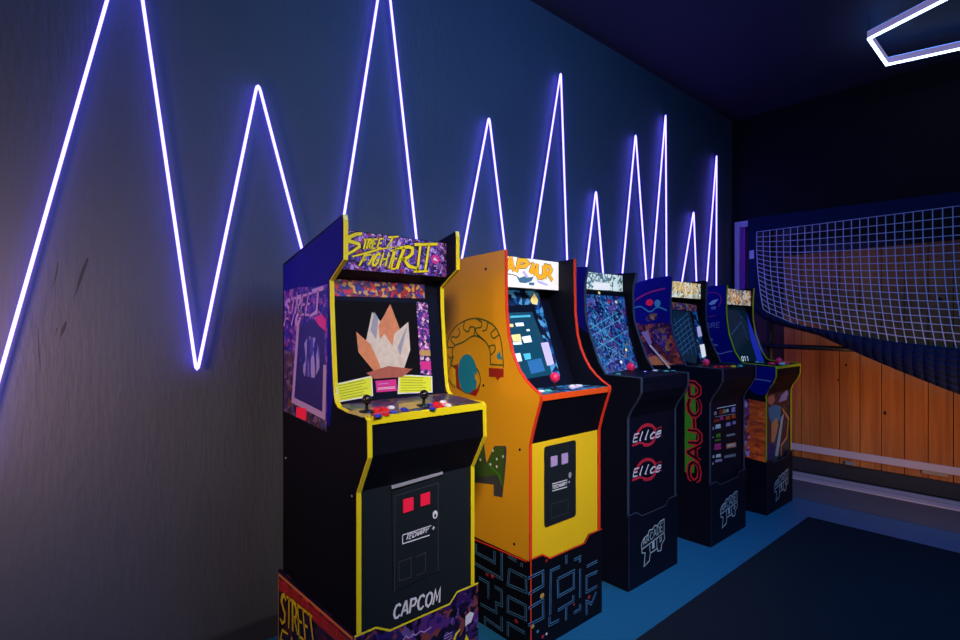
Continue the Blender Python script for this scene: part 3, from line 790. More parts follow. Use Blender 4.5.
b.ell(pc, pc.px(435, 514.5), .010, .013, M['ltext'], .0008); b.ell(pc, pc.px(435, 515.5), .004, .006, M['panel'], .0012)
obj('door_lettering', b, cd)
b = MB(); word(b, pf, 'CAPCOM', [(393.5, 619), (440, 602), (440.5, 588), (394, 606)], .0075, M['ltext'], .0008, .15, .16, .1); obj('maker_lettering', b, R1['front_panel'])
b = MB(); b.poly(pf, P(pf, [(364, 478), (471, 457), (471, 456.3), (364, 477.2)]), M['dgrey'], .0006); obj('panel_seam', b, R1['front_panel'])
# riser print
pr = R1['prs']; b = MB()
b.poly(pr, P(pr, [(279, 578), (352, 642), (352, 655), (279, 590)]), M['maroon'], .0006)
b.ribbon(pr, P(pr, [(278.5, 574), (353, 639)]), .010, M['orangetrim'], .0008); b.ribbon(pr, P(pr, [(278.6, 573), (278.6, 690)]), .005, M['tand'], .0008)
word(b, pr, 'STREET', [(281, 588), (341, 640), (341, 630), (281, 579.5)], .008, M['crimson'], .0010, .1, .25, .3)
word(b, pr, 'STREET', [(281, 622), (318, 650), (312, 616), (281, 592)], .017, M['yellow'], .0014, .3, .1, .4, M['black'], .006)
word(b, pr, 'FIGHTER', [(279, 650), (336, 700), (330, 662), (281, 629)], .017, M['yellow'], .0014, .3, .1, .4, M['black'], .006)
obj('riser_side_print', b, R1['riser'])
pr = R1['pr']; b = MB(); b.poly(pr, P(pr, [(465, 626), (471, 622), (474, 613), (470, 611.5), (465.5, 616)]), M['ltext'], .0008)
b.poly(pr, P(pr, [(466, 634), (469, 640), (463, 646)]), M['yellow'], .0008); b.ribbon(pr, P(pr, [(452, 646), (456, 634), (460, 629)]), .010, M['yellow'], .0008, .4)
for k in range(4): b.ribbon(pr, P(pr, [(444, 640 + k * 3 - 4), (452, 636 + k * 3 - 4)]), .002, M['lav'], .0008)
b.ribbon(pr, P(pr, [(402, 641), (406, 636), (409, 638), (413, 634), (416, 635), (420, 631), (424, 632), (431, 627)]), .003, M['lav'], .0010)
obj('riser_front_print', b, R1['riser'])
# rear screw heads on the side
for p in ((286, 458), (352, 496)):
    b = MB(); b.lathe(ps.at(*ps.px(*p), .0003), ps.N, [(.004, 0), (.003, .0015)], M['grey'], 10)
    obj('screw', b, R1['side0'])

# ---------------------------------------------------------------- cabinet 2: yellow with red edging
m2 = dict(side=M['orange'], mold=M['red'], **{'in': M['navy']}, marq=M['lit'], deck=M['c_cool'], band=M['orangered'], apron=M['black'], front=M['yellowp'],
          riser=M['black'], riserf=M['black'], lip=M['red'], lipw=.005, corner=M['red'], corner_w=.006)
f2 = [(.606, 1.499), (.608, 1.354), (.610, 1.266), (.623, 1.163), (.640, 1.11), (.661, 1.068), (.686, 1.03), (.718, .998), (.755, .972), (.785, .956), (.789, .950), (.788, .936), (.750, .824), (.735, .767), (.735, .342)]
R2 = cabinet('yellow orange arcade cabinet with red edging and maze-patterned base', 1.4088, 1.8432, f2, [(.17, .342), (.17, 1.46), (.19, 1.485)], .02, (.520, 1.366, 1.492),
             ((.445, 1.362), (.612, .950)), (.784, .953), .342, .165, .744, 1.4088 - .002, 1.8452, m2, (0, 0, 0))
ps = R2['ps']; b = MB()
def s2(l): return P(ps, [(435 + x / 6.4, 310 + y / 6.4) for x, y in l])
def ln(l, wd=.006, mm='dgreen', sm=True, lift=.0010):
    q = s2(l); b.ribbon(ps, smooth_line(q, 5) if sm else q, wd, M[mm], lift)
ln([(82, 240), (88, 180), (130, 110), (200, 66), (270, 54), (340, 75), (390, 115), (420, 180), (432, 260), (440, 372)])
ln([(112, 330), (118, 240), (180, 206), (250, 165), (310, 190), (345, 235), (356, 290), (355, 350)])
ln([(355, 348), (438, 354)], sm=False); ln([(82, 240), (118, 240)], sm=False)
ln([(150, 115), (160, 150), (140, 175), (112, 170), (104, 195), (130, 225)]); ln([(190, 70), (185, 120), (215, 140), (225, 110), (255, 115), (250, 165)])
ln([(270, 58), (300, 80), (295, 110), (262, 118), (268, 150), (310, 190)]); ln([(340, 78), (330, 125), (305, 135)]); ln([(390, 118), (360, 150), (375, 180), (410, 160)]); ln([(345, 235), (380, 225), (385, 260), (356, 290)])
ln([(85, 290), (110, 340), (88, 390), (92, 450), (130, 500)], .005); ln([(90, 310), (120, 300), (100, 350), (130, 360)], .005)
b.poly(ps, s2([(345, 370), (440, 376), (440, 430), (418, 432), (400, 452), (388, 430), (345, 428)]), M['maroon'], .0008)
b.poly(ps, s2([(395, 290), (418, 262), (424, 300), (440, 315), (405, 315)]), M['teal'], .0010)
b.poly(ps, s2([(108, 356), (148, 346), (150, 440), (160, 495), (225, 520), (270, 505), (288, 465), (284, 510), (262, 552), (190, 530), (138, 498), (135, 420)]), M['maroon'], .0008)
b.poly(ps, s2([(110, 362), (132, 380), (134, 480), (112, 470)]), M['yellowp'], .0010)
b.ell(ps, s2([(208, 408)])[0], .062, .082, M['teal'], .0012)
b.poly(ps, s2([(165, 470), (170, 512), (192, 480), (215, 525), (262, 505), (272, 440), (240, 400)]), M['teal'], .0014)
ln([(250, 350), (282, 400), (292, 455), (282, 500)], .006)
b.poly(ps, s2([(255, 400), (275, 425), (270, 460), (258, 440)]), M['orange'], .0016)
g = lambda l: P(ps, [(465 + x / 6.4, 430 + y / 6.4) for x, y in l])
b.poly(ps, g([(30, 330), (30, 230), (120, 60), (138, 215), (188, 102), (262, 102), (268, 130), (255, 300), (240, 432), (184, 420), (184, 350)]), M['dgrey'], .0008)
b.poly(ps, g([(30, 290), (40, 220), (118, 70), (128, 230), (190, 110), (250, 108), (246, 380), (205, 290), (140, 300)]), M['dgreen'], .0012)
for p in ((205, 185), (180, 130), (245, 170), (205, 235), (100, 190), (165, 220)): b.ell(ps, g([p])[0], .005, .006, M['ltext'], .0016, 10)
b.ribbon(ps, g([(150, 215), (190, 260), (225, 290), (232, 350)]), .006, M['green'], .0016)
obj('side_art_or_light', b, R2['side0'])
for p in ((485.8, 269), (483.5, 385.5), (514.3, 544), (519.8, 449.5)):
    b = MB(); b.lathe(ps.at(*ps.px(*p), .0003), ps.N, [(.006, 0), (.005, .001)], M['blackball'], 10)
    obj('screw', b, R2['side0'])
pm = R2['pm']; b = MB()
mq = lambda l: [(500 + x / 13.33, 248 + y / 13.33) for x, y in l]
for q, ch in (([(80, 305), (185, 315), (190, 135), (95, 150)], 'A'), ([(195, 325), (390, 320), (380, 165), (235, 165)], 'P'), ([(398, 340), (470, 372), (462, 235), (418, 220)], 'A'),
              ([(476, 380), (590, 400), (585, 235), (490, 205)], 'U'), ([(588, 410), (700, 440), (690, 250), (596, 240)], 'R')):
    word(b, pm, ch, mq(q), .019, M['litor'], .0012, 0, 0, .15, M['litdk'], .006)
b.poly(pm, P(pm, mq([(220, 380), (250, 400), (330, 375), (400, 390), (450, 380), (420, 440), (340, 470), (260, 460)])), M['litte'], .0008)
b.poly(pm, P(pm, mq([(285, 320), (320, 300), (390, 395), (350, 400)])), M['litla'], .0014)
b.ribbon(pm, P(pm, mq([(85, 345), (150, 350), (220, 372), (250, 400)])), .004, M['litdk'], .0010)
b.poly(pm, P(pm, mq([(470, 415), (640, 480), (630, 510), (510, 470)])), M['litla'], .0010)
b.poly(pm, P(pm, mq([(380, 460), (460, 460), (450, 500), (390, 495)])), M['litte'], .0010)
b.poly(pm, P(pm, mq([(410, 240), (425, 170), (435, 240)])), M['litdk'], .0010)
obj('title_lettering', b, R2['marquee'])
pb = R2['pb']; b = MB(); b.poly(pb, P(pb, [(503, 313), (532, 312), (556, 374), (520, 380), (503, 350)]), M['tealscreen'], .0006); scr = obj('screen', b, R2['root'])
b = MB()
for q, mm in (([(510, 316), (530, 315), (530.5, 317), (510, 318)], 'glowcyan'), ([(515, 323), (523, 322.5), (524, 326), (516, 326.5)], 'glowtext'), ([(508, 324), (513, 324), (513.5, 327), (509, 327)], 'glowyel'),
              ([(511, 335), (520, 334), (521.5, 341), (513, 342)], 'glowyel'), ([(521.5, 337), (530, 335.5), (532, 342), (524, 343)], 'glowtext'), ([(512.5, 342.5), (521, 341.5), (522, 344.5), (513.5, 345)], 'glowtext'),
              ([(514, 354), (520, 353), (522, 361), (516, 362)], 'glowtext'), ([(523, 354), (530, 353), (531, 359), (525, 360)], 'glowcyan'), ([(527, 361), (541, 358), (545, 371), (531, 374)], 'glowblue'), ([(526, 329.5), (529, 329), (530, 331), (527, 331.5)], 'glowtext')):
    b.poly(pb, P(pb, q), M[mm], .0010)
obj('screen_picture', b, scr)
b = MB(); b.poly(pb, P(pb, [(506, 290), (535, 291), (536.5, 304), (507, 306)]), M['c_cool'], .0006)
b.poly(pb, P(pb, [(531, 291.5), (538, 292), (560, 376), (552, 376)]), M['c_cool'], .0010)
b.poly(pb, P(pb, [(530, 300), (534, 293), (538, 300), (537, 305), (532, 304)]), M['glowyel'], .0014)
b.poly(pb, P(pb, [(540.5, 343), (548, 342), (554, 364), (547, 366)]), M['litla'], .0014)
obj('bezel_art', b, R2['bezel'])
joystick(R2, (555, 390), M['pinkbtn'], .05, .020)
for p, mm in (((541, 391.5), 'whitebtn'), ((548, 391), 'tealbtn'), ((572, 386.5), 'whitebtn'), ((579, 386), 'whitebtn')): button(R2, p, M[mm], .016)
b = MB(); pd = R2['pd']; b.poly(pd, P(pd, [(568, 387), (580, 383.5), (583, 386.5), (572, 389.5)]), M['litla'], .0005); obj('deck_art', b, R2['deck'])
# coin door
pf = R2['pf']
def rrect(c0, c1, r, n=5):
    (x0, z0), (x1, z1) = c0, c1; out = []
    for cx, cz, a in ((x1 - r, z1 - r, 0), (x0 + r, z1 - r, 90), (x0 + r, z0 + r, 180), (x1 - r, z0 + r, 270)):
        for k in range(n): an = math.radians(a + 90 * k / (n - 1)); out.append((cx + r * math.cos(an), cz + r * math.sin(an)))
    return out
ya = R2['pf'].O.y
b = MB(); b.slab(pf, rrect((1.494 - ya, .440), (1.683 - ya, .746), .012), .003, M['panel']); cd = obj('coin_door', b, R2['root'])
pc = Plane(pf.O + pf.N * .003, pf.U, pf.V)
for q in ([(550.7, 467), (557, 465), (557, 455.5), (550.7, 456.7)], [(561.5, 464.5), (567.5, 462.5), (567.5, 452.5), (561.5, 454)]):
    b = MB(); b.slab(pc, P(pc, q), .003, M['lavframe']); obj('coin_slot', b, cd)
b = MB()
for y_ in (484, 491): b.ribbon(pc, P(pc, [(552, y_), (567, y_ - 4.2)]), .0035, M['ltext'], .0008)
word(b, pc, 'TECMARY', [(552, 489), (567, 484.7), (567, 481.5), (552, 486)], .0035, M['ltext'], .0010, .2); word(b, pc, '+', [(568, 484), (570, 483), (570, 480), (568, 481)], .003, M['ltext'], .001)
b.ell(pc, pc.px(569.8, 475), .009, .012, M['grey'], .0008)
obj('door_lettering', b, cd)
b = MB(); b.ribbon(pc, P(pc, [(551, 504), (568, 499.5), (568, 513), (551, 518), (551, 504)]), .002, M['dgrey'], .0006); obj('door_lines', b, cd)
# maze print
def maze(pl, lines, par):
    b = MB()
    for l in lines:
        q = P(pl, l); b.ribbon(pl, q, .0105, M['mazeblue'], .0006); b.ribbon(pl, q, .0055, M['black'], .0010)
    return b
z8 = lambda l: [(530 + x / 8, 560 + y / 8) for x, y in l]
L = [[(222, 152), (350, 85), (350, 222), (225, 292), (222, 152)], [(-14, 145), (104, 90), (104, 205), (-14, 272)], [(-14, 388), (104, 318), (104, 462), (-14, 520)], [(240, 52), (166, 86), (160, 440)],
     [(232, 480), (156, 520), (156, 455)], [(222, 402), (345, 328), (345, 282)], [(288, 368), (288, 480)], [(538, 92), (452, 132), (452, 256), (538, 208)], [(452, 52), (538, 8)], [(400, 70), (400, 300)], [(348, 424), (400, 392), (400, 352)],
     [(452, 440), (452, 330), (490, 350), (530, 255)], [(290, 30), (290, -40)], [(350, 0), (400, -26), (400, 20)]]
b = maze(R2['pr'], [z8(l) for l in L], None)
pr = R2['pr']
for p, mm, r in (((95, 285), 'tand', .012), ((470, 295), 'maroon', .010), ((130, 590), 'ltext', .006), ((100, 610), 'crimson', .008), ((20, 530), 'tand', .009), ((350, 355), 'maroon', .006), ((130, 5), 'maroon', .007), ((60, 570), 'mazeblue', .007)):
    c = pr.px(*z8([p])[0]); b.ell(pr, c, r, r * .8, M[mm], .0014, 9)
obj('maze_print', b, R2['riser'])
z7 = lambda l: [(465 + x * .1718, 530 + y * .1718) for x, y in l]
L = [[(64, 80), (64, 130), (172, 190), (172, 120)], [(258, 228), (356, 278), (356, 362), (250, 318), (258, 228)], [(250, 385), (354, 440), (354, 520), (250, 474), (250, 385)], [(172, 330), (214, 352), (214, 440), (182, 424), (182, 480), (90, 430)],
     [(80, 276), (136, 308), (136, 402)], [(60, 195), (214, 284), (214, 130)], [(116, 560), (116, 512), (214, 580), (214, 505)], [(250, 620), (250, 542), (350, 600)], [(250, 150), (300, 180)], [(330, 190), (330, 215)]]
b = maze(R2['prs'], [z7(l) for l in L], None); pr = R2['prs']
b.ribbon(pr, P(pr, [(467, 536), (527, 561.5)]), .006, M['red'], .0010)
for p, mm in (((130, 258), 'maroon'), ((160, 268), 'crimson'), ((300, 530), 'maroon')): b.ell(pr, pr.px(*z7([p])[0]), .010, .007, M[mm], .0014, 9)
obj('maze_print', b, R2['riser'])


# ---------------------------------------------------------------- logo of the risers
def logo1up(R, q, wd):
    pl = R['pr']; f = quad(pl, q); b = MB()
    out = [(.02, .52), (.98, .60), (1.0, .40), (.86, .30), (.84, .14), (.70, .16), (.68, .26), (.38, .26), (.33, .06), (.10, .0), (.16, .36), (.02, .42)]
    b.ribbon(pl, [f(*p) for p in out], wd, M['paleline'], .0008, closed=True)
    for l in ([(.36, .52), (.36, .30)], [(.66, .55), (.66, .28)], [(.86, .52), (.86, .42), (.80, .40), (.80, .52), (.86, .52)]): b.ribbon(pl, [f(*p) for p in l], wd, M['paleline'], .0008)
    b.poly(pl, [f(.46, .54), (f(.56, .54)), f(.56, .34), f(.46, .34)], M['paleline'], .0008)
    top = [(.02, .52), (.0, .68), (.12, .80), (.30, .84), (.36, .94), (.50, .90), (.58, .98), (.70, .93), (.84, 1.0), (1.0, 1.0), (.98, .60)]
    b.ribbon(pl, [f(*p) for p in top], wd, M['paleline'], .0008)
    fq = [f(.06, .60), f(.95, .68), f(.95, .94), f(.06, .76)]
    for i, ch in enumerate('ARCADE'):
        for st in G[ch]:
            pts = []
            for x, y in st:
                u = (i + .1 + x * .8) / 6
                pts.append((fq[0][0] * (1 - u) * (1 - y) + fq[1][0] * u * (1 - y) + fq[2][0] * u * y + fq[3][0] * (1 - u) * y, fq[0][1] * (1 - u) * (1 - y) + fq[1][1] * u * (1 - y) + fq[2][1] * u * y + fq[3][1] * (1 - u) * y))
            b.ribbon(pl, pts, wd * .8, M['paleline'], .0008)
    obj('riser_logo', b, R['riser'])


def crown(pts, n=1): return pts
low3 = [(.784, .972), (.787, .962), (.786, .907), (.764, .864), (.735, .822), (.718, .785), (.718, .340)]
# ---------------------------------------------------------------- cabinet 3
m3 = dict(side=M['navy'], mold=M['steel'], **{'in': M['black']}, marq=M['c_m3marq'], deck=M['navy'], apron=M['navy'], front=M['navy'], riser=M['navy'], riserf=M['navy'], lip=M['steel'], lipw=.005)
f3 = [(.496, 1.493), (.480, 1.42), (.476, 1.381), (.478, 1.29), (.484, 1.234), (.516, 1.142), (.559, 1.035), (.598, .975)] + low3
R3 = cabinet('black arcade cabinet with two red ringed white logos on its front', 2.0736, 2.5104, f3, [(.16, .34), (.16, 1.36), (.20, 1.44), (.30, 1.485), (.40, 1.497)], .03, (.415, 1.395, 1.482),
             ((.420, 1.388), (.530, .972)), (.784, .971), .340, .19, .727, 2.0716, 2.5124, m3, (0, 0, 0))
ps = R3['ps']; b = MB(); b.poly(ps, P(ps, [(570, 268), (587, 267.5), (583.5, 290), (584.5, 320), (588, 334), (570, 318)]), M['royal'], .0006); obj('side_art_or_light', b, R3['side0'])  # blue strip light on the upper side, put into the colour
pm = R3['pm']; b = MB()
mq = lambda l: [(583 + x / 18.83, 262 + y / 18.83) for x, y in l]
word(b, pm, 'SUAS', mq([(150, 350), (460, 360), (460, 220), (160, 200)]), .006, M['litte'], .0010, .2, .1, .2)
b.poly(pm, P(pm, mq([(200, 385), (500, 395), (520, 530), (190, 520)])), M['lit'], .0008)
b.ribbon(pm, P(pm, mq([(110, 250), (160, 330), (120, 420), (180, 480)])), .008, M['litte'], .0010)
obj('title_lettering', b, R3['marquee'])
pb = R3['pb']; b = MB(); b.poly(pb, P(pb, [(585, 294), (624, 297), (629, 335), (638, 368), (604, 374), (590, 340)]), M['c_tangle'], .0006); scr = obj('screen', b, R3['root'])
b = MB()
for l in ([(588, 330), (618, 312)], [(588, 338), (622, 318)], [(590, 322), (620, 345)], [(600, 300), (628, 352)], [(594, 350), (628, 330)], [(598, 342), (634, 362)], [(592, 310), (612, 362)]):
    b.ribbon(pb, P(pb, l), .0035, M['glowcyan'], .0010, .3)
for p, mm in (((599, 293), 'glowyel'), ((609, 302), 'redp'), ((616, 302), 'glowyel'), ((626, 350), 'glowyel'), ((625, 356), 'terra'), ((627, 344), 'terra'), ((621, 362), 'glowtext')): b.ell(pb, pb.px(*p), .010, .008, M[mm], .0012, 8)
obj('screen_picture', b, scr)
joystick(R3, (631, 371), M['pinkbtn'], .022, .022)
for p, mm in (((610, 375), 'bluebtn'), ((618, 374.5), 'tealbtn'), ((645, 372), 'bluebtn'), ((655, 371), 'whitebtn'), ((666, 371.5), 'tealbtn'), ((673, 371.5), 'tealbtn')): button(R3, p, M[mm], .014)
pf = R3['pf']
for k, (dx, dy) in enumerate(((0, 0), (0, 34.5))):
    b = MB(); t = lambda l: P(pf, [(623 + x / 8.54 + dx, 415 + y / 8.54 + dy) for x, y in l])
    ring_ = [(110 + 0, 190), (130, 140), (165, 100), (210, 84), (250, 95), (275, 130), (278, 175), (260, 225), (215, 255), (170, 250)]
    b.ribbon(pf, smooth_line(t(ring_), 3), .016, M['crimson'], .0008)
    b.ribbon(pf, t([(75, 262), (110, 250), (140, 235), (215, 252)]), .012, M['crimson'], .0010, .3)
    b.ribbon(pf, t([(230, 195), (290, 175), (335, 180)]), .006, M['crimson'], .0010, .4); b.ribbon(pf, t([(280, 120), (325, 100), (322, 140)]), .006, M['crimson'], .0010, .4)
    q = [(90, 230), (325, 185), (325, 110), (80, 170)]
    word(b, pf, 'Ellce', [(623 + x / 8.54 + dx, 415 + y / 8.54 + dy) for x, y in q], .0095, M['ltext'], .0016, .5, .05, .3)
    obj('front_logo', b, R3['front_panel'])
logo1up(R3, [(641.5, 568), (665, 552), (664, 519), (641, 533)], .005)

# ---------------------------------------------------------------- cabinet 4
m4 = dict(m3); m4['marq'] = M['c_m4marq']
dxy = .026
f4 = [(.522, 1.488), (.517, 1.42), (.513, 1.333), (.515, 1.235), (.539, 1.125), (.590, 1.018), (.606, .980)] + [(x + dxy, z) for x, z in low3]
R4 = cabinet('black arcade cabinet with orange space battle art on its blue side', 2.8272, 3.282, f4, [(.18, .34), (.18, 1.34), (.215, 1.415), (.29, 1.462), (.40, 1.49), (.50, 1.496)], .03, (.482, 1.379, 1.474),
             ((.445, 1.372), (.556, .976)), (.811, .970), .340, .20, .753, 2.8252, 3.284, m4, (0, 0, 0))
ps = R4['ps']; b = MB()
z5 = lambda l: P(ps, [(620 + x / 6.4, 265 + y / 6.4) for x, y in l])
b.poly(ps, z5([(30, 150), (100, 116), (180, 91), (310, 72), (332, 76), (320, 250), (320, 360), (345, 480), (380, 560), (410, 640), (60, 640), (30, 560)]), M['royal'], .0006)
b.poly(ps, z5([(50, 360), (150, 380), (300, 370), (318, 370), (342, 480), (380, 570), (408, 640), (110, 640), (50, 500)]), M['c_m4side'], .0010)
b.poly(ps, z5([(215, 410), (290, 400), (310, 500), (330, 590), (250, 520), (205, 450)]), M['c_gold'], .0014)
b.poly(ps, z5([(135, 430), (180, 420), (205, 500), (185, 510)]), M['lavframe'], .0014)
b.poly(ps, z5([(150, 600), (260, 570), (330, 640), (150, 640)]), M['terra'], .0012)
b.ribbon(ps, z5([(190, 510), (320, 660)]), .012, M['ltext'], .0016); b.ribbon(ps, z5([(182, 515), (310, 665)]), .006, M['black'], .0018)
b.ribbon(ps, smooth_line(z5([(60, 255), (130, 205), (200, 172), (290, 150)]), 4), .010, M['pinkp'], .0010)
b.ell(ps, z5([(190, 240)])[0], .024, .020, M['redp'], .0010); b.ell(ps, z5([(240, 245)])[0], .020, .022, M['glowblue'], .0010); b.ell(ps, z5([(205, 335)])[0], .04, .022, M['c_gold'], .0014, rot=.3)
b.ribbon(ps, smooth_line(z5([(65, 290), (130, 265), (190, 300), (240, 270), (300, 290)]), 4), .007, M['glowblue'], .0012)
obj('side_art_or_light', b, R4['side0'])
b = MB()
zs = lambda l: P(ps, [(680 + x / 5.82, 375 + y / 5.82) for x, y in l])
b.poly(ps, zs([(28, 45), (110, 35), (112, 600), (95, 612), (28, 570)]), M['black'], .0006)
b.poly(ps, zs([(28, 48), (88, 60), (96, 330), (84, 570), (28, 565)]), M['green'], .0010)
y_ = 40
for ch, hh in (('D', 85), ('C', 110), ('I', 60), ('U', 85), ('A', 90), ('O', 120)):
    f = quad(ps, [(680 + x / 5.82, 375 + y / 5.82) for x, y in ((50, y_ + hh), (118, y_ + hh + 8), (118, y_ + 8), (45, y_))])
    for st in G[ch]:
        pts = [f(1 - y, x) for x, y in st] if ch in 'CUA' else [f(x, y) for x, y in st]
        b.ribbon(ps, pts, .030, M['crimson'], .0014, .2); b.ribbon(ps, pts, .012, M['black'], .0018, .2)
    y_ += hh + 6
obj('side_lettering', b, R4['side0'])
pm = R4['pm']; b = MB(); word(b, pm, 'MAUS', [(673, 292), (697, 294.5), (697, 284), (674, 282)], .008, M['litor'], .0010, 0, .1, .2); obj('title_lettering', b, R4['marquee'])
pb = R4['pb']; b = MB(); b.poly(pb, P(pb, [(671, 310), (690, 312), (698, 350), (696, 364), (682, 360), (672, 330)]), M['deepscreen'], .0006); scr = obj('screen', b, R4['root'])
b = MB()
for k in range(7):
    b.ribbon(pb, P(pb, [(673 + k * 1.2, 326 + k * 5), (688 + k * 1.2, 313 + k * 5)]), .0028, M['glowblue'], .0010)
for k in range(4): b.ribbon(pb, P(pb, [(674 + k * 4.5, 318), (684 + k * 4.2, 355)]), .0028, M['glowblue'], .0012)
obj('screen_picture', b, scr)
b = MB(); b.poly(pb, P(pb, [(672, 302), (696, 305), (697, 312), (672, 309)]), M['c_faces'], .0008); b.poly(pb, P(pb, [(692, 312), (697, 312), (706, 362), (700, 362)]), M['c_cool'], .0008)
b.poly(pb, P(pb, [(696.5, 327), (700, 326), (702, 336), (698, 337)]), M['litla'], .0012); b.poly(pb, P(pb, [(699.5, 345), (704, 344), (706, 356), (702, 358)]), M['lit'], .0012)
obj('bezel_art', b, R4['bezel'])
joystick(R4, (706, 366), M['pinkbtn'], .022, .02)
for p, mm in (((715, 367.5), 'redbtn'), ((721, 367.3), 'redbtn'), ((727, 367), 'redbtn'), ((733, 367), 'yelbtn'), ((740, 366.5), 'tealbtn')): button(R4, p, M[mm], .016, .008)
pf = R4['pf']; b = MB()
zf = lambda l: [(700 + x / 8.54, 395 + y / 8.54) for x, y in l]
for y_, sh in ((115, 'm'), (175, 'o'), (240, 'w'), (300, 'g'), (360, 'p'), (440, 'w'), (505, 'w')):
    pass
rows = [([(150, 110), (305, 80), (305, 88), (140, 118)], 'ltext'), ([(130, 185), (300, 155), (300, 161), (125, 191)], 'grey')]
for q, mm in rows: b.poly(pf, P(pf, zf(q)), M[mm], .0008)
for (x, y), w_, h_, mm in (((130, 155), 24, 28, 'grey'), ((175, 145), 28, 36, 'maroon'), ((205, 138), 28, 34, 'tand'), ((232, 132), 22, 26, 'ltext'), ((284, 125), 34, 40, 'lav'), ((140, 218), 50, 24, 'maroon'), ((184, 198), 30, 28, 'pinkp'), ((236, 195), 38, 30, 'orangered'),
                           ((285, 182), 36, 32, 'orangered'), ((112, 285), 16, 26, 'grey'), ((152, 268), 46, 34, 'ltext'), ((240, 250), 40, 30, 'lav'), ((290, 236), 30, 26, 'lavframe'), ((112, 360), 16, 12, 'grey'), ((155, 345), 40, 30, 'green'), ((150, 385), 50, 14, 'green'),
                           ((262, 340), 76, 18, 'grey'), ((150, 440), 60, 50, 'pinkp'), ((265, 430), 86, 40, 'terra'), ((265, 430), 66, 18, 'ltext'), ((113, 525), 14, 22, 'ltext'), ((155, 518), 44, 26, 'ltext'), ((158, 560), 60, 20, 'lavframe'), ((108, 585), 14, 14, 'ltext'), ((255, 520), 100, 22, 'grey')):
    q = zf([(x - w_ / 2, y + h_ / 2 + w_ * .09), (x + w_ / 2, y + h_ / 2 - w_ * .09), (x + w_ / 2 - 3, y - h_ / 2 - w_ * .09), (x - w_ / 2 + 3, y - h_ / 2 + w_ * .09)])
    b.poly(pf, P(pf, q), M[mm], .0010 + (.0006 if mm == 'ltext' else 0))
    for k in range(int(w_ // 14)):
        t = (k + .7) / (w_ // 14 + .4); xx = q[0][0] * (1 - t) + q[1][0] * t; ya_ = q[0][1] * (1 - t) + q[1][1] * t; yb_ = q[3][1] * (1 - t) + q[2][1] * t
        b.ribbon(pf, P(pf, [(xx, ya_ * .8 + yb_ * .2), (xx + .3, yb_ * .7 + ya_ * .3)]), .003, M['navy'], .0020)
obj('front_badges', b, R4['front_panel'])
logo1up(R4, [(720.5, 529), (737.5, 517), (737, 491), (720, 501)], .006)

# ---------------------------------------------------------------- cabinet 5
m5 = dict(m3); m5.update(mold=M['yellow'], marq=M['c_m5marq'], band=M['yellow'], band_h=.016, front=M['c_m5front'], apron=M['black'], side=M['navy'])
f5 = [(.517, 1.482), (.512, 1.40), (.510, 1.30), (.513, 1.25), (.529, 1.146), (.566, 1.034), (.604, .975), (.625, .962), (.815, .950), (.819, .942), (.818, .886), (.803, .847), (.771, .800), (.760, .765), (.760, .340)]
R5 = cabinet('smallest looking arcade cabinet, yellow edged with rust coloured poster side, by the plank door', 3.573, 4.0236, f5, [(.19, .34), (.19, 1.36), (.225, 1.43), (.32, 1.472), (.42, 1.482)], .02, (.500, 1.355, 1.462),
             ((.455, 1.345), (.590, .953)), (.816, .950), .340, .21, .769, 3.571, 4.0256, m5, (0, 0, 0))
ps = R5['ps']; b = MB()
z8_ = lambda l: P(ps, [(695 + x / 5.333, 275 + y / 5.333) for x, y in l])
b.poly(ps, z8_([(20, 80), (60, 66), (165, 54), (160, 160), (160, 235), (176, 320), (205, 410), (240, 468), (300, 482), (430, 494), (428, 540), (380, 640), (330, 640), (60, 440), (20, 380)]), M['royal'], .0006)
b.ribbon(ps, smooth_line(z8_([(50, 180), (42, 140), (60, 105), (95, 92), (130, 105), (140, 135), (125, 170)]), 4), .006, M['pinkp'], .0010)
b.poly(ps, z8_([(72, 155), (95, 135), (125, 128), (105, 155), (85, 160)]), M['ltext'], .0010); b.poly(ps, z8_([(85, 172), (112, 166), (112, 182), (88, 184)]), M['lavframe'], .0010)
b.ribbon(ps, z8_([(52, 222), (80, 222), (110, 214)]), .006, M['pinkp'], .0010)
word(b, ps, 'SRE', [(695 + x / 5.333, 275 + y / 5.333) for x, y in ((58, 286), (135, 278), (132, 252), (58, 260))], .006, M['lavframe'], .0010, .2, .2, .3)
b.poly(ps, z8_([(70, 335), (95, 340), (92, 352), (74, 348)]), M['lav'], .0010); b.poly(ps, z8_([(84, 366), (122, 370), (122, 378), (86, 376)]), M['lavframe'], .0010)
b.ribbon(ps, smooth_line(z8_([(105, 400), (130, 420), (165, 412), (200, 405)]), 4), .006, M['lav'], .0010)
z1 = lambda l: P(ps, [(735 + x / 8, 350 + y / 8) for x, y in l])
b.poly(ps, z1([(60, 400), (245, 380), (243, 900), (60, 850)]), M['c_m5side'], .0010)
b.poly(ps, z1([(60, 395), (115, 390), (118, 850), (60, 850)]), M['c_m5strip'], .0014)
b.poly(ps, z1([(115, 345), (246, 385), (246, 420), (125, 395)]), M['glassdark'], .0014)
b.ribbon(ps, z1([(160, 232), (290, 250)]), .006, M['lavframe'], .0016)
for k in range(8): b.ribbon(ps, z1([(128, 430 + k * 38), (225, 450 + k * 38)]), .003, M['brown'], .0016)
obj('side_art_or_light', b, R5['side0'])
pm = R5['pm']; b = MB(); word(b, pm, 'MAKIS', [(728.5, 303), (750, 305), (750, 295), (729, 291)], .007, M['litor'], .0010, 0, .1, .2); obj('title_lettering', b, R5['marquee'])
pb = R5['pb']; b = MB(); b.poly(pb, P(pb, [(727, 306), (745, 307), (750, 340), (757, 361), (741, 361), (733, 348), (727, 325)]), M['deepscreen'], .0006); scr = obj('screen', b, R5['root'])
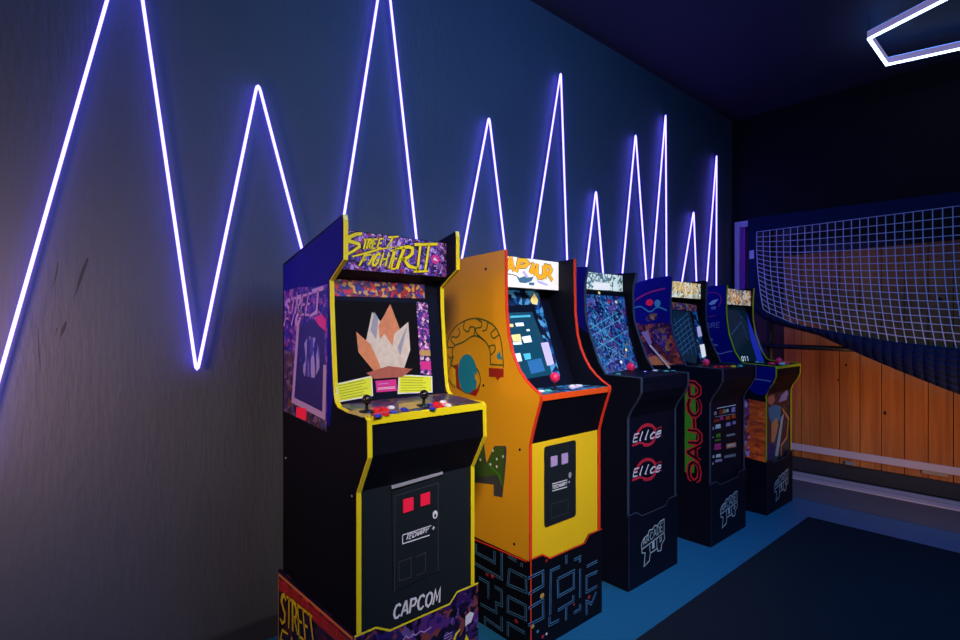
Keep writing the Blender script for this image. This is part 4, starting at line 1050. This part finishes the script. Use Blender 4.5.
b = MB(); word(b, pb, '011', [(742, 361), (749, 361), (748.5, 356.5), (741, 356.5)], .006, M['glowtext'], .0012); b.ribbon(pb, P(pb, [(731, 335), (741, 322), (748, 340)]), .003, M['glowblue'], .0010)
b.ell(pb, pb.px(741, 317), .006, .005, M['glowblue'], .001); obj('screen_picture', b, scr)
b = MB(); b.poly(pb, P(pb, [(745.5, 307), (750, 306), (757, 335), (767, 361), (757, 361), (750, 338)]), M['brightblue'], .0008); obj('bezel_art', b, R5['bezel'])
for p, mm in (((757, 362.5), 'whitebtn'), ((762, 362.8), 'tealbtn')): button(R5, p, M[mm], .016, .008)
joystick(R5, (779, 363.5), M['pinkbtn'], .02, .02)
for p, mm in (((772, 364.2), 'pinkbtn'), ((786, 364), 'pinkbtn'), ((782, 364.5), 'whitebtn')): button(R5, p, M[mm], .022, .012)
pf = R5['pf']; b = MB()
zq = lambda l: P(pf, [(740 + x / 6.4, 375 + y / 6.4) for x, y in l])
b.poly(pf, zq([(265, 130), (300, 92), (308, 120), (295, 160), (245, 175)]), M['lavframe'], .0008)
b.poly(pf, zq([(178, 140), (215, 125), (225, 160), (205, 195), (178, 180)]), M['brown'], .0008)
b.poly(pf, zq([(180, 210), (215, 190), (262, 200), (255, 290), (215, 330), (185, 270)]), M['teal'], .0010)
b.poly(pf, zq([(200, 310), (232, 275), (245, 320), (218, 430), (198, 430)]), M['terra'], .0014)
b.poly(pf, zq([(262, 270), (280, 240), (255, 430), (240, 520), (222, 515)]), M['paleline'], .0016)
b.ribbon(pf, zq([(270, 215), (310, 280), (298, 400), (262, 450), (262, 515)]), .018, M['terra'], .0012, .3)
b.poly(pf, zq([(170, 440), (215, 430), (225, 530), (172, 545)]), M['plum'], .0010)
obj('front_art', b, R5['front_panel'])
pa = Plane((f5[11][0] + .0015, f5[11][1], 0), (0, 1, 0), (0, 0, 1))
logo1up(R5, [(774.5, 502), (788, 491), (788, 469), (774, 478)], .007)

# ------------------------------------------------------------------ basketball game with net and navy cloth
YP = 4.40
bb = thing('basketball_arcade_game', 'basketball game with white net side and navy cloth before the plank door', 'arcade game', (1.2, YP + .1, 0))
def lerp(tab, x):
    if x <= tab[0][0]: return tab[0][1]
    for (a, va), (c, vc) in zip(tab, tab[1:]):
        if x <= c: return va + (vc - va) * (x - a) / (c - a)
    return tab[-1][1]
netb = [(.33, 1.46), (.364, 1.431), (.49, 1.317), (.70, 1.215), (1.014, 1.144), (1.294, 1.094), (1.576, 1.063), (2.6, .93)]
drapeb = [(.33, 1.40), (.40, 1.31), (.49, 1.239), (.83, 1.141), (1.084, 1.012), (1.294, .914), (1.576, .788), (2.6, .62)]
XE = 2.5
def netpt(xu, v):
    """v: 0 at the top band, 1 at the lower edge"""
    lean = .07 * v ** 2.5
    x = xu + lean
    zt, zb = 1.955, lerp(netb, x)
    z = zt + (zb - zt) * v
    return Vector((x, YP - .05 * v ** 2 - .012 * math.sin(3 * xu) * v, z))
b = MB()
nx = int((XE - .392) / .0485)
for i in range(nx + 1):
    xu = .392 + i * .0485
    b.tube([netpt(xu, v / 12) for v in range(13)], .0030, M['cord'], n=5)
for k in range(0, 18):
    v = k / 17
    v = v ** .92
    b.tube([netpt(.392 + (XE - .392) * i / 60, v) for i in range(61)], .0028, M['cord'], n=5)
obj('net', b, bb)
def strip(mb, fa, fb, n, m, th=.004):
    for i in range(n):
        a0, a1, b0, b1 = fa(i / n), fa((i + 1) / n), fb(i / n), fb((i + 1) / n)
        q = [Vector(p) for p in (a0, a1, b1, b0)]; nn = (q[1] - q[0]).cross(q[3] - q[0]).normalized() * th
        mb.face(q, m); mb.face([p + nn for p in q][::-1], m)
b = MB(); strip(b, lambda t: (.322 + (XE - .322) * t, YP + .004, 1.948 - .02 * math.sin(9 * t) ** 2 * .3), lambda t: (.322 + (XE - .322) * t, YP + .012, 2.075 - .05 * t), 40, M['navycloth']); obj('top_band', b, bb)
b = MB(); strip(b, lambda t: (.392 + .05 * (1 - t) ** 3, YP + .002, 1.36 + .62 * t), lambda t: (.325, YP + .004, 1.42 + .62 * t), 12, M['navycloth']); obj('end_band', b, bb)
def dz(x): return lerp(drapeb, x)
b = MB()
nn_ = 40
rows_ = 6
def dpt(t, k):
    x = .345 + (XE - .345) * t
    top = lerp(netb, x) + .006; bot = dz(x)
    s = k / rows_
    return Vector((x, YP - .052 + .05 * math.sin(s * math.pi) * (-.8) + .03 * s + .008 * math.sin(17 * t + 4 * s), top + (bot - top) * s))
for i in range(nn_):
    for k in range(rows_):
        b.face([dpt(i / nn_, k), dpt(i / nn_, k + 1), dpt((i + 1) / nn_, k + 1), dpt((i + 1) / nn_, k)], M['navycloth'])
o = obj('lower_drape', b, bb, smooth=True); so = o.modifiers.new('thick', 'SOLIDIFY'); so.thickness = .004
# ramp cloth from the drape back to the rear rail
b = MB()
for i in range(nn_):
    t0, t1 = i / nn_, (i + 1) / nn_
    a0, a1 = dpt(t0, rows_), dpt(t1, rows_)
    b.face([a0, a1, a1 + Vector((0, .34, .0)), a0 + Vector((0, .34, .0))], M['navycloth'])
o = obj('ramp_cloth', b, bb, smooth=True); so = o.modifiers.new('thick', 'SOLIDIFY'); so.thickness = .004
for nm, p, q, r in (('frame_post', (.455, YP + .10, .003), (.455, YP + .10, 2.02), .024), ('frame_rail', (.36, YP + .06, 1.052), (1.10, YP + .06, 1.040), .019), ('frame_post', (2.4, YP + .10, .003), (2.4, YP + .10, 2.0), .024), ('frame_rail', (.34, YP + .03, 2.03), (2.5, YP + .03, 2.00), .012)):
    b = MB(); b.tube([p, q], r, M['blacktube'], n=12); obj(nm, b, bb, smooth=True)
pl = Plane((0, YP - .002, 0), (1, 0, 0), (0, 0, 1)); b = MB(); b.slab(pl, P(pl, [(749.5, 259), (754, 258.5), (754, 250), (749.5, 251)]), .003, M['label']); obj('cloth_label', b, bb)
